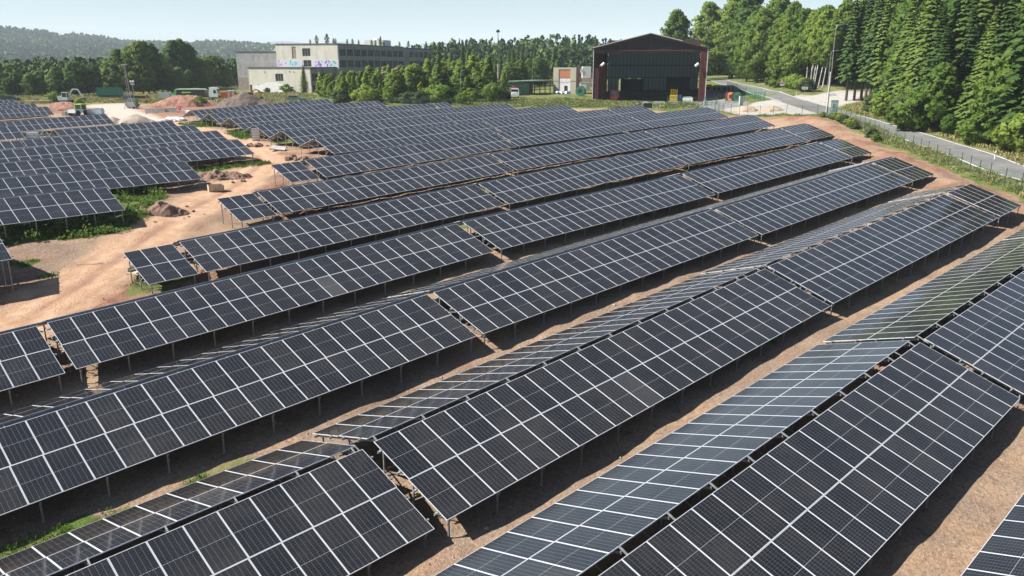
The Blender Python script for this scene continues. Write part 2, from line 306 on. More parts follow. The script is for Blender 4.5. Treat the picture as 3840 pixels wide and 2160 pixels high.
    bp = n.n('ShaderNodeBump'); bp.inputs['Strength'].default_value = .8; bp.inputs['Distance'].default_value = .12
    n.t.links.new(n.math('ADD', n.math('ADD', fine, n.math('MULTIPLY', vf, .4)), n.math('MULTIPLY', n.noise(pos, 2.4, 6, .8), 2.0)), bp.inputs['Height']); n.t.links.new(bp.outputs[0], n.b.inputs['Normal'])
    return m
ground = build_ground(); ground.data.materials.append(ground_mat())

# ------------------------------------------------------------------ solar arrays
PW, PH, TH = 1.154, 2.278, .035
SLOPE_F, SLOPE_B, RGAP = rad(18.66), rad(17.2), .44
def panel_materials():
    m, n = newmat('solar cells', .09, .5)
    n.b.inputs['IOR'].default_value = 1.5
    uv = n.n('ShaderNodeUVMap').outputs[0]; sx = n.n('ShaderNodeSeparateXYZ'); n.t.links.new(uv, sx.inputs[0])
    u, v = sx.outputs[0], sx.outputs[1]
    def line(c, pitch, wd):   # distance to nearest multiple of pitch
        f = n.math('ABSOLUTE', n.math('SUBTRACT', n.math('FRACT', n.math('ADD', n.math('DIVIDE', c, pitch), .5)), .5))
        return n.math('LESS_THAN', f, wd / pitch / 2)
    cells = n.math('MAXIMUM', n.math('MULTIPLY', line(u, .183, .0065), 1.0), n.math('MULTIPLY', line(v, .0925, .0035), .6))
    bus = line(n.math('ADD', u, .009), .0183, .0014)
    mid = n.math('MULTIPLY', n.math('LESS_THAN', n.math('ABSOLUTE', v), .007), n.math('GREATER_THAN', n.math('FRACT', n.math('DIVIDE', u, .0915)), .3))
    oi = n.n('ShaderNodeObjectInfo').outputs['Random']
    base = n.ramp(oi, [(0, (.003, .004, .006)), (.4, (.005, .006, .009)), (.75, (.008, .009, .0115)), (.985, (.012, .0125, .014)), (1, (.045, .046, .047))])
    c = n.mix(n.math('MULTIPLY', bus, .35), base, (.10, .11, .13, 1))
    c = n.mix(n.math('MULTIPLY', cells, .55), c, (.26, .27, .28, 1))
    # dashed white line where the two halves of the laminate meet
    c = n.mix(n.math('MULTIPLY', mid, .55), c, (.55, .58, .6, 1))
    pos = n.n('ShaderNodeNewGeometry').outputs['Position']
    dust = n.ramp(n.noise(pos, .5, 5, .7), [(.45, (0, 0, 0)), (.8, (1, 1, 1))])
    c = n.mix(n.math('ADD', .012, n.math('MULTIPLY', dust, .035)), c, (.5, .42, .34, 1))
    n.t.links.new(c, n.b.inputs['Base Color'])
    r = n.math('ADD', n.math('MULTIPLY', n.noise(pos, 1.3, 3), .06), .07); n.t.links.new(r, n.b.inputs['Roughness'])
    fr = mat('panel frame aluminium', (.62, .64, .67), .42, .2, noise=.06, nscale=4)
    bk = mat('panel back glass', (.012, .013, .016), .3)
    return m, fr, bk
PM = panel_materials()
M_GALV = mat('galvanised steel', (.42, .43, .43), .5, .6, noise=.3, nscale=6)
M_GALVD = mat('galvanised steel dull', (.22, .26, .31), .5, .5, noise=.3, nscale=5)
def panel_mesh():
    mb = MB(); W2, H2, r = 1.138 / 2, PH / 2, .018
    o = [(-W2, -H2), (W2, -H2), (W2, H2), (-W2, H2)]; i = [(-W2 + r, -H2 + r), (W2 - r, -H2 + r), (W2 - r, H2 - r), (-W2 + r, H2 - r)]
    vs = [(x, y, 0) for x, y in o] + [(x, y, 0) for x, y in i] + [(x, y, -.0025) for x, y in i] + [(x, y, -TH) for x, y in o] + [(x, y, -TH) for x, y in i] + [(x, y, -.009) for x, y in i]
    f = []; mi = []
    for k in range(4):
        l = (k + 1) % 4
        f += [(k, l, 4 + l, 4 + k), (4 + k, 4 + l, 8 + l, 8 + k), (12 + k, 12 + l, l, k), (12 + l, 12 + k, 16 + k, 16 + l), (16 + l, 16 + k, 20 + k, 20 + l)]; mi += [1] * 5
    f += [(8, 9, 10, 11), (23, 22, 21, 20)]; mi += [0, 2]
    me = bpy.data.meshes.new('solar_panel'); me.from_pydata(vs, [], f)
    for m in PM: me.materials.append(m)
    me.polygons.foreach_set('material_index', mi)
    uvl = me.uv_layers.new(name='UVMap')
    for p in me.polygons:
        for li in p.loop_indices:
            co = me.vertices[me.loops[li].vertex_index].co; uvl.data[li].uv = (co.x, co.y)
    me.update(); return me
PANEL = panel_mesh()
def post_mesh():     # open C profile, 1 m long, top at z=0
    mb = MB(); a, b, t = .07, .05, .006
    mb.box(-a / 2, -t, -1, a / 2, 0, 0); mb.box(-a / 2, -b, -1, -a / 2 + t, -t, 0); mb.box(a / 2 - t, -b, -1, a / 2, -t, 0)
    return mb.mesh('post', M_GALV)
POST = post_mesh()
def purlin_mesh(L):
    mb = MB(); mb.box(-.16, -.03, -.085, L + .16, -.027, 0); mb.box(-.16, -.027, -.004, L + .16, .03, 0); mb.box(-.16, -.027, -.085, L + .16, .03, -.081)
    for x in (-.034, L + .0): mb.box(x - .02, -.05, -.01, x + .028, .05, .045)
    return mb.mesh('purlin', M_GALV)
_pl = {}
def frames(tilt, side, m, s):
    """axes of the module plane: side -1 falls towards -y, side +1 falls towards +y"""
    ex = Vector((1, m, s)).normalized(); ey = Vector((0, math.cos(tilt), math.sin(tilt) * (-side)))
    ez = ex.cross(ey).normalized(); ey = ez.cross(ex).normalized(); return ex, ey, ez
def trestle_mesh(side, tie=True):
    t = SLOPE_F if side < 0 else SLOPE_B; mb = MB()
    q = lambda d, l: Vector((0, side * -1 * -d * math.cos(t), -d * math.sin(t) + l))
    mb.beam(q(-.12, -.19), q(4.5, -.19), .05, .09); mb.beam(q(.3, -1.15), q(1.95, -.22), .04, .04)
    if side < 0: mb.beam(q(2.15, -1.1), q(3.05, -.22), .04, .04)
    if side < 0 and tie: mb.beam(q(0, -.19), q(-.47, -.17), .05, .05)
    return mb.mesh('trestle', M_GALV)
TRESTLE = {-1: trestle_mesh(-1), 1: trestle_mesh(1), -2: trestle_mesh(-1, False)}
POSTS = []
def solar_array(x0, n, y0, z0, s, m, label, sides=(-1, 1), skip=(), cat='solar array', group='double pitched solar arrays', panels=True, ridge=True):
    gap, lift_b = (.34, .05) if ridge else (RGAP, -.03)
    """x0,y0,z0: left end of the near (camera side) upper edge; z0 relative to the camera height; s rise per metre, m drift in y"""
    L = n * PW; z0 = z0 + 16; xm = x0 + L / 2; gb = gz(xm, y0)
    root = thing('solar_array', label, cat, (xm, y0, gb), 0, group)
    base = Vector((x0 - xm, 0, z0 - gb))
    npost = max(2, int(round(L / 2.4)) + 1)
    def pt(side, x, d, lift=0.):   # point on the module plane; d = distance down the slope
        t = SLOPE_F if side < 0 else SLOPE_B
        return base + Vector((x, m * x + (-d * math.cos(t) if side < 0 else gap + d * math.cos(t)), s * x - d * math.sin(t) + lift + (lift_b if side > 0 else 0)))
    for side in sides:
        t = SLOPE_F if side < 0 else SLOPE_B
        ex, ey, ez = frames(t, side, m, s); R = Matrix((ex, ey, ez)).transposed(); e = R.to_euler()
        if panels:
            for i in range(n):
                for j in range(2):
                    if (side, i, j) in skip: continue
                    c = pt(side, (i + .5) * PW, (j + .5) * (PH + .018))
                    o = bpy.data.objects.new('solar_panel', PANEL); COL.objects.link(o); o.parent = root; o.location = c; o.rotation_euler = e
        if n not in _pl: _pl[n] = purlin_mesh(L)
        for d in (.5, 1.78, 2.8, 4.08):
            o = bpy.data.objects.new('purlin', _pl[n]); COL.objects.link(o); o.parent = root
            o.location = pt(side, 0, d, -TH / math.cos(t)); o.rotation_euler = e
        for k in range(npost):
            x = .25 + (L - .5) * k / (npost - 1)
            o = bpy.data.objects.new('trestle', TRESTLE[side if len(sides) == 2 else -2]); COL.objects.link(o); o.parent = root; o.location = pt(side, x, 0)
        for k in range(npost):
            x = .25 + (L - .5) * k / (npost - 1)
            for d in ((.25, 2.2, 4.35) if side < 0 else (1.9, 4.1)):
                p = pt(side, x, d, -.2); POSTS.append((root, p, xm, y0, gb))
        if side > 0 and ridge and panels:
            if ('r', n) not in _pl: _pl['r', n] = MB().box(-.05, -.045, -.21, L + .05, -.04, .0).box(-.05, -.04, -.21, L + .05, .02, -.205).mesh('ridge_beam', M_GALVD)
            o = bpy.data.objects.new('ridge_beam', _pl['r', n]); COL.objects.link(o); o.parent = root; o.location = pt(1, 0, 0.03); o.rotation_euler = (0, -math.atan(s), math.atan(m))
    return root
def finish_posts():
    P = np.array([[p.x + xm, p.y + y0] for _, p, xm, y0, gb in POSTS]); Z = ground_h(P[:, 0], P[:, 1])
    for (root, p, xm, y0, gb), z in zip(POSTS, Z):
        o = bpy.data.objects.new('post', POST); COL.objects.link(o); o.parent = root; o.location = p
        o.scale = (1, 1, max(.2, p.z + gb - z + .25))
W = PW
ORD = ['nearest', 'second', 'third', 'fourth', 'fifth', 'sixth', 'seventh', 'eighth', 'ninth', 'tenth', 'eleventh', 'twelfth', 'farthest']
ROWS = {
 0: [(9.0, 25, .7, -12.5 - .045 * 29.2, .045, 0), (38.2, 25, .7, -12.5, .04, 0), (67.4, 5, .7, -11.35, .04, 0)],
 1: [(37.86 - 25 * W, 25, 12.17, -12.476 - .054 * 25 * W, .054, 0), (38.39, 25, 12.17, -12.438, .034, 0), (67.6, 5, 12.17, -11.45, .034, 0)],
 2: [(14.85 - 25 * W, 25, 23.87, -14.16 - .043 * 25 * W, .043, 0), (15.24, 25, 23.68, -13.92, .061, -.002), (44.4, 25, 23.6, -12.06, .047, -.008), (73.6, 5, 23.25, -10.6, .035, 0)],
 3: [(26.91 - 25 * W, 25, 35.385, -12.844 - .059 * 25 * W, .059, 0), (27.3, 25, 35.3, -12.79, .046, -.003), (56.5, 25, 35.1, -11.45, .047, -.012), (85.7, 5, 34.72, -10.02, .02, 0)],
 4: [(9.45 - 12 * W, 12, 47.04, -13.57 - .05 * 12 * W, .05, 0), (9.96, 25, 47.04, -13.506, .053, 0), (39.35, 25, 46.9, -11.89, .034, -.003), (68.6, 25, 46.75, -10.8, .043, -.011), (97.9, 5, 46.5, -9.5, .01, 0)],
 5: [(17.8, 3, 58.62, -12.86, .037, 0), (21.77, 25, 58.55, -12.68, .0475, -.003), (51.1, 25, 58.4, -11.28, .045, -.004), (80.4, 25, 58.3, -9.98, .032, -.004), (109.7, 7, 58.2, -9.02, .03, 0)],
 6: [(29.57, 3, 69.47, -11.64, .04, 0), (33.43, 25, 69.45, -11.45, .044, -.002), (62.75, 25, 69.4, -10.14, .036, 0), (92.0, 25, 69.4, -9.08, .033, 0)],
 7: [(40.75, 3, 80.9, -10.57, .037, 0), (44.93, 25, 80.9, -10.39, .044, 0), (74.25, 25, 80.9, -9.06, .032, 0), (103.5, 19, 80.9, -8.15, .031, 0)],
 8: [(52.87, 25, 92.2, -9.31, .028, 0), (82.15, 25, 92.2, -8.47, .026, 0), (111.45, 8, 92.2, -7.73, .04, 0)],
 9: [(54.65, 25, 104.03, -9.085, .029, 0), (83.95, 25, 104, -8.22, .029, 0)],
 10: [(56.17, 25, 115.47, -8.95, .034, 0), (85.55, 20, 115.5, -7.93, .019, 0)],
 11: [(57.6, 25, 126.9, -8.52, .026, 0), (87, 10, 126.9, -7.76, .022, 0), (99.2, 3, 126.9, -7.49, .03, 0)],
 12: [(59.06, 25, 138.3, -8.4, .036, 0), (88.4, 5, 138.3, -7.35, .03, 0)],
 13: [(60.58, 25, 149.75, -8.32, .044, 0)]}
def size_word(n): return 'long' if n > 14 else 'shorter' if n > 8 else 'short'
for k, rows in ROWS.items():
    for i, (x, n, y, z, s, m) in enumerate(rows):
        last = len(rows) - 1
        sz = 'long' if n > 14 else 'shorter' if n > 8 else 'short'
        if k == 0: lab = f"{['left', 'middle', 'right'][i]} array of the row cut off at the bottom right corner"
        elif k == 13: lab = 'farthest long array of the right field, below the dark earth pile'
        else:
            rw = 'first full row' if k == 1 else f'{ORD[k-1]} row'
            where = 'at the left end' if i == 0 else 'at the right end' if i == last else f'{["", "second", "third", "fourth"][i]} from the left'
            lab = f'{sz} dark solar array {where} of the {rw} from the front'
        solar_array(x, n, y, z, s, m, lab, sides=(-1,) if n == 3 and k < 8 else (-1, 1), ridge=k >= 3)
LROWS = [ # right end x, n, y, z(right), slope, label
 (11.5, 12, 65.3, -11.2, .0, 'solar array whose corner just enters at the left edge beside the dirt track'),
 (22.66, 12, 76.74, -10.693, .007, 'front solar array of the left field above tall weeds'),
 (34.18, 20, 87.79, -10.2, .014, 'second solar array of the left field with the rubble heap at its end'),
 (45.96, 25, 99.48, -9.41, .031, 'third solar array of the left field reaching farthest right to the track'),
 (48.15, 25, 110.6, -9.04, .032, 'fourth solar array of the left field'),
 (49.55, 20, 122.05, -8.92, .036, 'fifth solar array of the left field, right of the dark gap'),
 (26.2, 12, 122.05, -9.76, .02, 'fifth solar array of the left field, left of the dark gap'),
 (50.65, 15, 133.5, -8.9, .03, 'sixth solar array of the left field, right of the bare frames'),
 (28.4, 12, 133.5, -8.55, .03, 'sixth solar array of the left field, left of the bare frames'),
 (48.3, 25, 158.3, -8.8, .035, 'seventh solar array of the left field, behind the bare frames'),
 (48.1, 18, 195.1, -8.81, .039, 'solar array in front of the red trench and the tractor'),
 (48.5, 14, 206.5, -8.62, .035, 'second farthest but one solar array at the upper left'),
 (48.9, 12, 218.0, -8.64, .03, 'second farthest solar array at the upper left'),
 (49.3, 12, 229.5, -8.49, .03, 'farthest solar array at the upper left, below the dark car')]
for (xr, n, y, z, s, lab) in LROWS:
    solar_array(xr - n * W, n, y, z - s * n * W, s, 0, lab)
# bare frames still waiting for panels
solar_array(28.9, 3, 133.5, -9.25, .0, 0, 'bare steel array frame without panels behind the white cabinet', cat='bare frame', group='unfinished array frames', panels=False)
solar_array(20.5, 4, 170, -10.0, .03, 0, 'bare steel array frame at the far left in front of the upper field', cat='bare frame', group='unfinished array frames', panels=False)
finish_posts()

# ------------------------------------------------------------------ road, fences
def strip(name, pts, half, z, m, kind='structure', off=0., step=2., dash=None):
    """ribbon lying on the ground along a polyline"""
    P = []
    for (ax, ay), (bx, by) in zip(pts, pts[1:]):
        L = math.hypot(bx - ax, by - ay); n = max(1, int(L / step))
        for i in range(n): P.append((ax + (bx - ax) * i / n, ay + (by - ay) * i / n))
    P.append(pts[-1])
    for _ in range(6): P = [P[0]] + [((a[0] + 2 * b[0] + c[0]) / 4, (a[1] + 2 * b[1] + c[1]) / 4) for a, b, c in zip(P, P[1:], P[2:])] + [P[-1]]
    mb = MB(); vs = []; off = list(off) if isinstance(off, (list, tuple)) else [off]
    for o in off:
        base = len(mb.v); xs = []
        for i, p in enumerate(P):
            a = P[max(0, i - 1)]; b = P[min(len(P) - 1, i + 1)]; dx, dy = b[0] - a[0], b[1] - a[1]; L = math.hypot(dx, dy); nx, ny = -dy / L, dx / L
            for s in (-1, 1): xs.append((p[0] + nx * (o + s * half), p[1] + ny * (o + s * half)))
        A = np.array(xs); Z = terr(A[:, 0], A[:, 1]) + z
        mb.v += [(x, y, h) for (x, y), h in zip(xs, Z)]
        n = len(P)
        for i in range(n - 1): k = base + 2 * i; mb.f.append((k, k + 2, k + 3, k + 1)); mb.m.append(0)
    o = mb.obj(name, m); tag(o, kind=kind); return o
def asphalt(name, c=.13):
    m, n = newmat(name, .85, .3); pos = n.n('ShaderNodeNewGeometry').outputs['Position']
    a = n.ramp(n.noise(pos, .35, 5, .7), [(.35, (c, c * 1.0, c * .98)), (.65, (c * 1.55, c * 1.52, c * 1.45))]); f = n.ramp(n.noise(pos, 14, 3), [(.3, (.75, .75, .75)), (.7, (1.15, 1.15, 1.15))])
    nd = n.n('ShaderNodeMix', data_type='RGBA', blend_type='MULTIPLY'); nd.inputs[0].default_value = 1; n.set(nd.inputs[6], a); n.set(nd.inputs[7], f); n.t.links.new(nd.outputs[2], n.b.inputs['Base Color']); return m
M_WHITE = mat('white paint', (.78, .78, .76), .5, noise=.12, nscale=3); M_CONC = mat('concrete', (.42, .40, .37), .85, noise=.3, nscale=1.5)
M_GREEN = mat('green coated steel', (.02, .10, .045), .5); M_GREENP = mat('weathered green post', (.045, .055, .04), .6)
M_DARK = mat('near black plastic', (.02, .02, .022), .5); M_GLASS = mat('dark window glass', (.02, .025, .03), .1); M_RUB = mat('rubber', (.025, .025, .025), .8)
M_REDW = mat('dark red corrugated steel', (.115, .026, .03), .55, .2, noise=.4, nscale=.8); M_RUST = mat('rust brown steel', (.065, .032, .027), .7, noise=.5, nscale=1.2)
M_WOOD = mat('pale timber', (.50, .38, .24), .8, noise=.3, nscale=3); M_ORG = mat('orange paint', (.60, .13, .035), .5, noise=.2); M_YEL = mat('yellow paint', (.65, .46, .03), .5, noise=.15)
M_BLUE = mat('blue paint', (.03, .12, .38), .5); M_LIME = mat('lime paint', (.33, .45, .06), .5); M_MINT = mat('pale mint paint', (.55, .68, .62), .5); M_GREY = mat('grey paint', (.35, .37, .38), .5)
M_STONE = mat('brown stone', (.20, .12, .085), .9, noise=.5, nscale=1.5, bump=.5); M_EARTHR = mat('red earth heap', (.29, .145, .10), .95, noise=.55, nscale=1.1, bump=1); M_EARTHD = mat('dark earth heap', (.135, .10, .085), .95, noise=.5, nscale=1.1, bump=1)
M_GRAVEL = mat('gravel heap', (.36, .30, .24), .95, noise=.4, nscale=5, bump=1); M_LITE = mat('lamp glass', (.8, .8, .8), .2)
strip('road', ROADC, 2.85, .012, asphalt('asphalt'))
strip('road_markings', ROADC[:8], .09, .018, M_WHITE, off=(-2.5, 2.5)); strip('road_markings', ROADC[9:], .08, .018, M_WHITE, off=(-2.5, 2.5))
def patch(name, poly, z, m, st=1.5):
    mb = MB(); bm = bmesh.new()
    x0, x1 = min(p[0] for p in poly), max(p[0] for p in poly); y0, y1 = min(p[1] for p in poly), max(p[1] for p in poly)
    vs = [bm.verts.new((x, y, 0)) for x, y in poly]; bm.faces.new(vs); bmesh.ops.triangulate(bm, faces=bm.faces)
    for _ in range(4): bmesh.ops.subdivide_edges(bm, edges=[e for e in bm.edges if e.calc_length() > st * 1.4], cuts=1, use_grid_fill=False); bmesh.ops.triangulate(bm, faces=bm.faces)
    A = np.array([v.co[:2] for v in bm.verts]); Z = terr(A[:, 0], A[:, 1]) + z
    for v, h in zip(bm.verts, Z): v.co.z = h
    me = bpy.data.meshes.new(name); bm.to_mesh(me); bm.free(); me.materials.append(m); o = link(name, me); tag(o, kind='structure'); return o
patch('yard_pavement', ASPH, .03, asphalt('yard asphalt', .17))
def mesh_mat(name, col, pitch=.05, thick=.006, diag=True):
    m, n = newmat(name, .6); co = n.n('ShaderNodeUVMap').outputs[0]; sx = n.n('ShaderNodeSeparateXYZ'); n.t.links.new(co, sx.inputs[0])
    a = n.math('ADD', sx.outputs[0], sx.outputs[1]) if diag else sx.outputs[0]; b = n.math('SUBTRACT', sx.outputs[0], sx.outputs[1]) if diag else sx.outputs[1]
    def ln(c): return n.math('LESS_THAN', n.math('FRACT', n.math('DIVIDE', c, pitch)), thick / pitch)
    al = n.math('MAXIMUM', ln(a), ln(b)); n.t.links.new(al, n.b.inputs['Alpha']); n.b.inputs['Base Color'].default_value = (*col, 1); return m
M_WIRE = mesh_mat('wire mesh', (.05, .09, .06), .06, .0045)
M_WIREG = mesh_mat('green wire mesh', (.03, .20, .10), .06, .009)
def fence_run(name, pts, label, spacing=2.6, h=1.9, pm=None, wm=None, brace=()):
    """posts and mesh along a line on the ground"""
    root = thing(name, label, 'fence', (pts[0][0], pts[0][1], gz(*pts[0])))
    P = []
    for (ax, ay), (bx, by) in zip(pts, pts[1:]):
        L = math.hypot(bx - ax, by - ay); n = max(1, round(L / spacing))
        P += [(ax + (bx - ax) * i / n, ay + (by - ay) * i / n) for i in range(n)]
    P.append(pts[-1]); A = np.array(P); Z = ground_h(A[:, 0], A[:, 1]); r = root.location
    pmsh = MB().tube((0, 0, -.3), (0, 0, h), .042, .042, 6).tube((0, 0, h), (0, 0, h + .03), .048, .02, 6).mesh('post', pm or M_GREENP)
    for (x, y), z in zip(P, Z):
        o = link('post', pmsh, root, (x - r.x, y - r.y, z - r.z)); o.rotation_euler = (RNG.uniform(-.02, .02), RNG.uniform(-.02, .02), 0)
    wmb = MB(); uv = []; s = 0
    for i in range(len(P) - 1):
        (a, b), (c, d) = P[i], P[i + 1]; za, zb = Z[i] - r.z, Z[i + 1] - r.z; L = math.hypot(c - a, d - b)
        wmb.add([(a - r.x, b - r.y, za + .03), (c - r.x, d - r.y, zb + .03), (c - r.x, d - r.y, zb + h - .06), (a - r.x, b - r.y, za + h - .06)], [(0, 1, 2, 3)])
        uv += [s, 0, s + L, 0, s + L, h, s, h]; s += L
    me = bpy.data.meshes.new('wire_mesh'); me.from_pydata(wmb.v, [], wmb.f); me.materials.append(wm or M_WIRE)
    u = me.uv_layers.new(name='UVMap'); u.data.foreach_set('uv', uv); link('wire_mesh', me, root)
    tw = MB(); 
    for k in (0, .97):
        for i in range(len(P) - 1):
            (a, b), (c, d) = P[i], P[i + 1]; tw.tube((a - r.x, b - r.y, Z[i] - r.z + .05 + k * (h - .12)), (c - r.x, d - r.y, Z[i + 1] - r.z + .05 + k * (h - .12)), .004, .004, 3, caps=False)
    tw.obj('tension_wire', pm or M_GREENP, root)
    for i in brace:
        if i < len(P) - 1:
            (a, b), (c, d) = P[i], P[i + 1]; f = .55
            MB().tube((a - r.x, b - r.y, Z[i] - r.z + h * .75), (a + (c - a) * f - r.x, b + (d - b) * f - r.y, Z[i] + (Z[i + 1] - Z[i]) * f - r.z), .022, .022, 5).obj('brace', pm or M_GREENP, root)
    return root
fence_run('fence', FENCE, 'thin dark wire mesh fence along the road, beside the arrays', brace=(9, 21, 22, 24))
fence_run('fence', FENCE2, 'wire fence on slim posts across the grass before the hangar', h=1.8)
fence_run('fence', [(132.8, 79), (136, 84.5), (139, 88.2)], 'short wire fence with corner post before the yard entrance')
fence_run('fence', [(160.2, 89.4), (161.6, 91.2), (166.9, 95.9), (170.8, 98.9), (176.1, 102.9), (184, 108.3), (189.4, 112.3), (197.7, 119.1), (206, 127)], 'green mesh fence on tall posts between yard and road', h=2.1, pm=M_GREEN, wm=M_WIREG, brace=(0,))
fence_run('fence', [(160.2, 89.4), (156.6, 92.2), (153, 94.6)], 'green mesh side fence on the grass beside the yard drive', h=2.0, pm=M_GREEN, wm=M_WIREG)
FR = rad(46.4 - 90)
def at(x, y, dz=0.): return (x, y, gz(x, y) + dz)
# sliding yard gate
g = thing('yard_gate', 'green barred sliding gate in front of the hangar corner', 'gate', at(148.5, 97.6), rad(-48))
mb = MB()
for z in (.15, .5, 1.6): mb.box(-7, -.03, z - .04, 3.2, .03, z + .04)
for x in np.arange(-6.9, 3.2, .9): mb.box(x - .02, -.02, .15, x + .02, .02, 1.6)
mb.obj('gate_leaf', M_GREEN, g); MB().beam((-7, 0, .15), (-4.2, 0, 1.55), .06, .06).obj('brace', M_GREEN, g)
for x in (-7.1, 3.3): MB().box(x - .07, -.07, -.2, x + .07, .07, 1.9).obj('gate_post', M_GREEN, g)
MB().box(3.05, -.12, .6, 3.3, -.06, 1.0).obj('notice', M_GREY, g)
# street lamps and masts
def lamp(name, x, y, h, label, arm=1.4, conc=.48, tilt=0., r=.10, cat='street lamp'):
    t = thing(name, label, cat, at(x, y), FR); t.rotation_euler = (0, tilt, FR)
    MB().tube((0, 0, -.5), (0, 0, h * conc), .19, .15, 10).obj('concrete_post', M_CONC, t) if conc else None
    pts = [(0.16 if conc else 0, 0, h * max(0, conc - .12)), (0.05, 0, h * .9), (.12, 0, h * .965), (.35, 0, h * .99), (arm, 0, h)]
    MB().path(pts, .055, 8).obj('steel_pole', M_GALV, t)
    MB().box(arm, -.09, h - .06, arm + .55, .09, h + .04).obj('lamp_head', M_GREY, t)
    if conc: MB().tube((-.22, 0, h * .36), (.24, 0, h * .36), .04).tube((-.22, 0, h * .45), (.24, 0, h * .45), .04).obj('clamp', M_RUST, t)
    return t
lamp('street_lamp', 139.6, 65.7, 15.3, 'tall curved street lamp strapped to a concrete post beside the road', 1.5)
lamp('street_lamp', 176.5, 83.5, 9.6, 'lower street lamp behind the tall concrete one near the birches', 1.2, 0)
lamp('street_lamp', 123.9, 147.6, 7.4, 'grey street lamp in the grass left of the yellow crane', .5, .0)
lamp('street_lamp', 196, 196, 8.6, 'street lamp rising behind the roof of the green shed', .7, .0)
t = thing('yard_mast', 'very tall dark mast with a floodlight crown among the trees', 'mast', at(152, 165.1), FR)
MB().tube((0, 0, -.5), (0, 0, 8.2), .22, .16, 10).obj('lower_pole', M_CONC, t); MB().tube((0, 0, 8.2), (0, 0, 16.6), .13, .08, 8).obj('upper_pole', M_GREENP, t)
mb = MB().tube((0, 0, 16.5), (0, 0, 17.1), .38, .38, 10)
for a in range(6): mb.box(.3 * math.cos(a) * 1.3 - .12, .3 * math.sin(a) * 1.3 - .12, 16.45, .3 * math.cos(a) * 1.3 + .12, .3 * math.sin(a) * 1.3 + .12, 16.8)
mb.obj('floodlight_crown', M_DARK, t)
# ------------------------------------------------------------------ buildings
def wall(mb, w, h, t, ops, x0=0., y0=0., z0=0., m=0):
    """upright wall in the local x direction, front face at y0, with rectangular openings (xa, za, xb, zb)"""
    xs = sorted({0., w} | {o[0] for o in ops} | {o[2] for o in ops}); zs = sorted({0., h} | {o[1] for o in ops} | {o[3] for o in ops})
    for xa, xb in zip(xs, xs[1:]):
        run = None
        for za, zb in zip(zs, zs[1:]):
            hole = any(o[0] <= (xa + xb) / 2 <= o[2] and o[1] <= (za + zb) / 2 <= o[3] for o in ops)
            if not hole: run = (run[0], zb) if run else (za, zb)
            if (hole or zb == zs[-1]) and run: mb.box(x0 + xa, y0, z0 + run[0], x0 + xb, y0 + t, z0 + run[1], m); run = None
    return mb
def window(parent, x, z, w, h, y=.12, nx=2, nz=1, mf=None, M=None, broken=False):
    fr = MB(); f = .07
    fr.box(x, y, z, x + w, y + .06, z + f).box(x, y, z + h - f, x + w, y + .06, z + h).box(x, y, z + f, x + f, y + .06, z + h - f).box(x + w - f, y, z + f, x + w, y + .06, z + h - f)
    for i in range(1, nx): fr.box(x + w * i / nx - .035, y, z + f, x + w * i / nx + .035, y + .05, z + h - f)
    for i in range(1, nz): fr.box(x + f, y + .003, z + h * i / (nz + .9), x + w - f, y + .047, z + h * i / (nz + .9) + .06)
    if M is not None: fr.v = [tuple(M @ Vector(v)) for v in fr.v]
    o = fr.obj('window', mf or M_FRAMEW, parent)
    pn = MB().box(x + f, y + .065, z + f, x + w - f, y + .075, z + h - f)
    if M is not None: pn.v = [tuple(M @ Vector(v)) for v in pn.v]
    pn.obj('pane', M_GLASS, o); return o
M_FRAMEW = mat('weathered window frame', (.42, .40, .36), .7)
def plaster(name, c, stain=.75):
    m, n = newmat(name, .9, .2); co = n.n('ShaderNodeTexCoord').outputs['Object']; mp = n.n('ShaderNodeMapping'); mp.inputs['Scale'].default_value = (1, 1, .25); n.t.links.new(co, mp.inputs[0])
    a = n.noise(mp.outputs[0], .8, 6, .7); b = n.noise(co, .15, 4, .6)
    k = n.ramp(a, [(.35, tuple(v * stain for v in c)), (.6, c)]); k = n.mix(n.ramp(b, [(.45, (0, 0, 0)), (.7, (.5, .5, .5))]), k, (*[v * .85 for v in c], 1))
    n.t.links.new(k, n.b.inputs['Base Color']); return m
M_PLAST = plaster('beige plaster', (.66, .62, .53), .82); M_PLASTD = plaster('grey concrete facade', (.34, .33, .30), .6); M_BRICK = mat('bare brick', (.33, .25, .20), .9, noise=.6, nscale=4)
M_ROOFD = mat('bitumen roof', (.09, .085, .08), .9)
BZ = rad(-58.4)
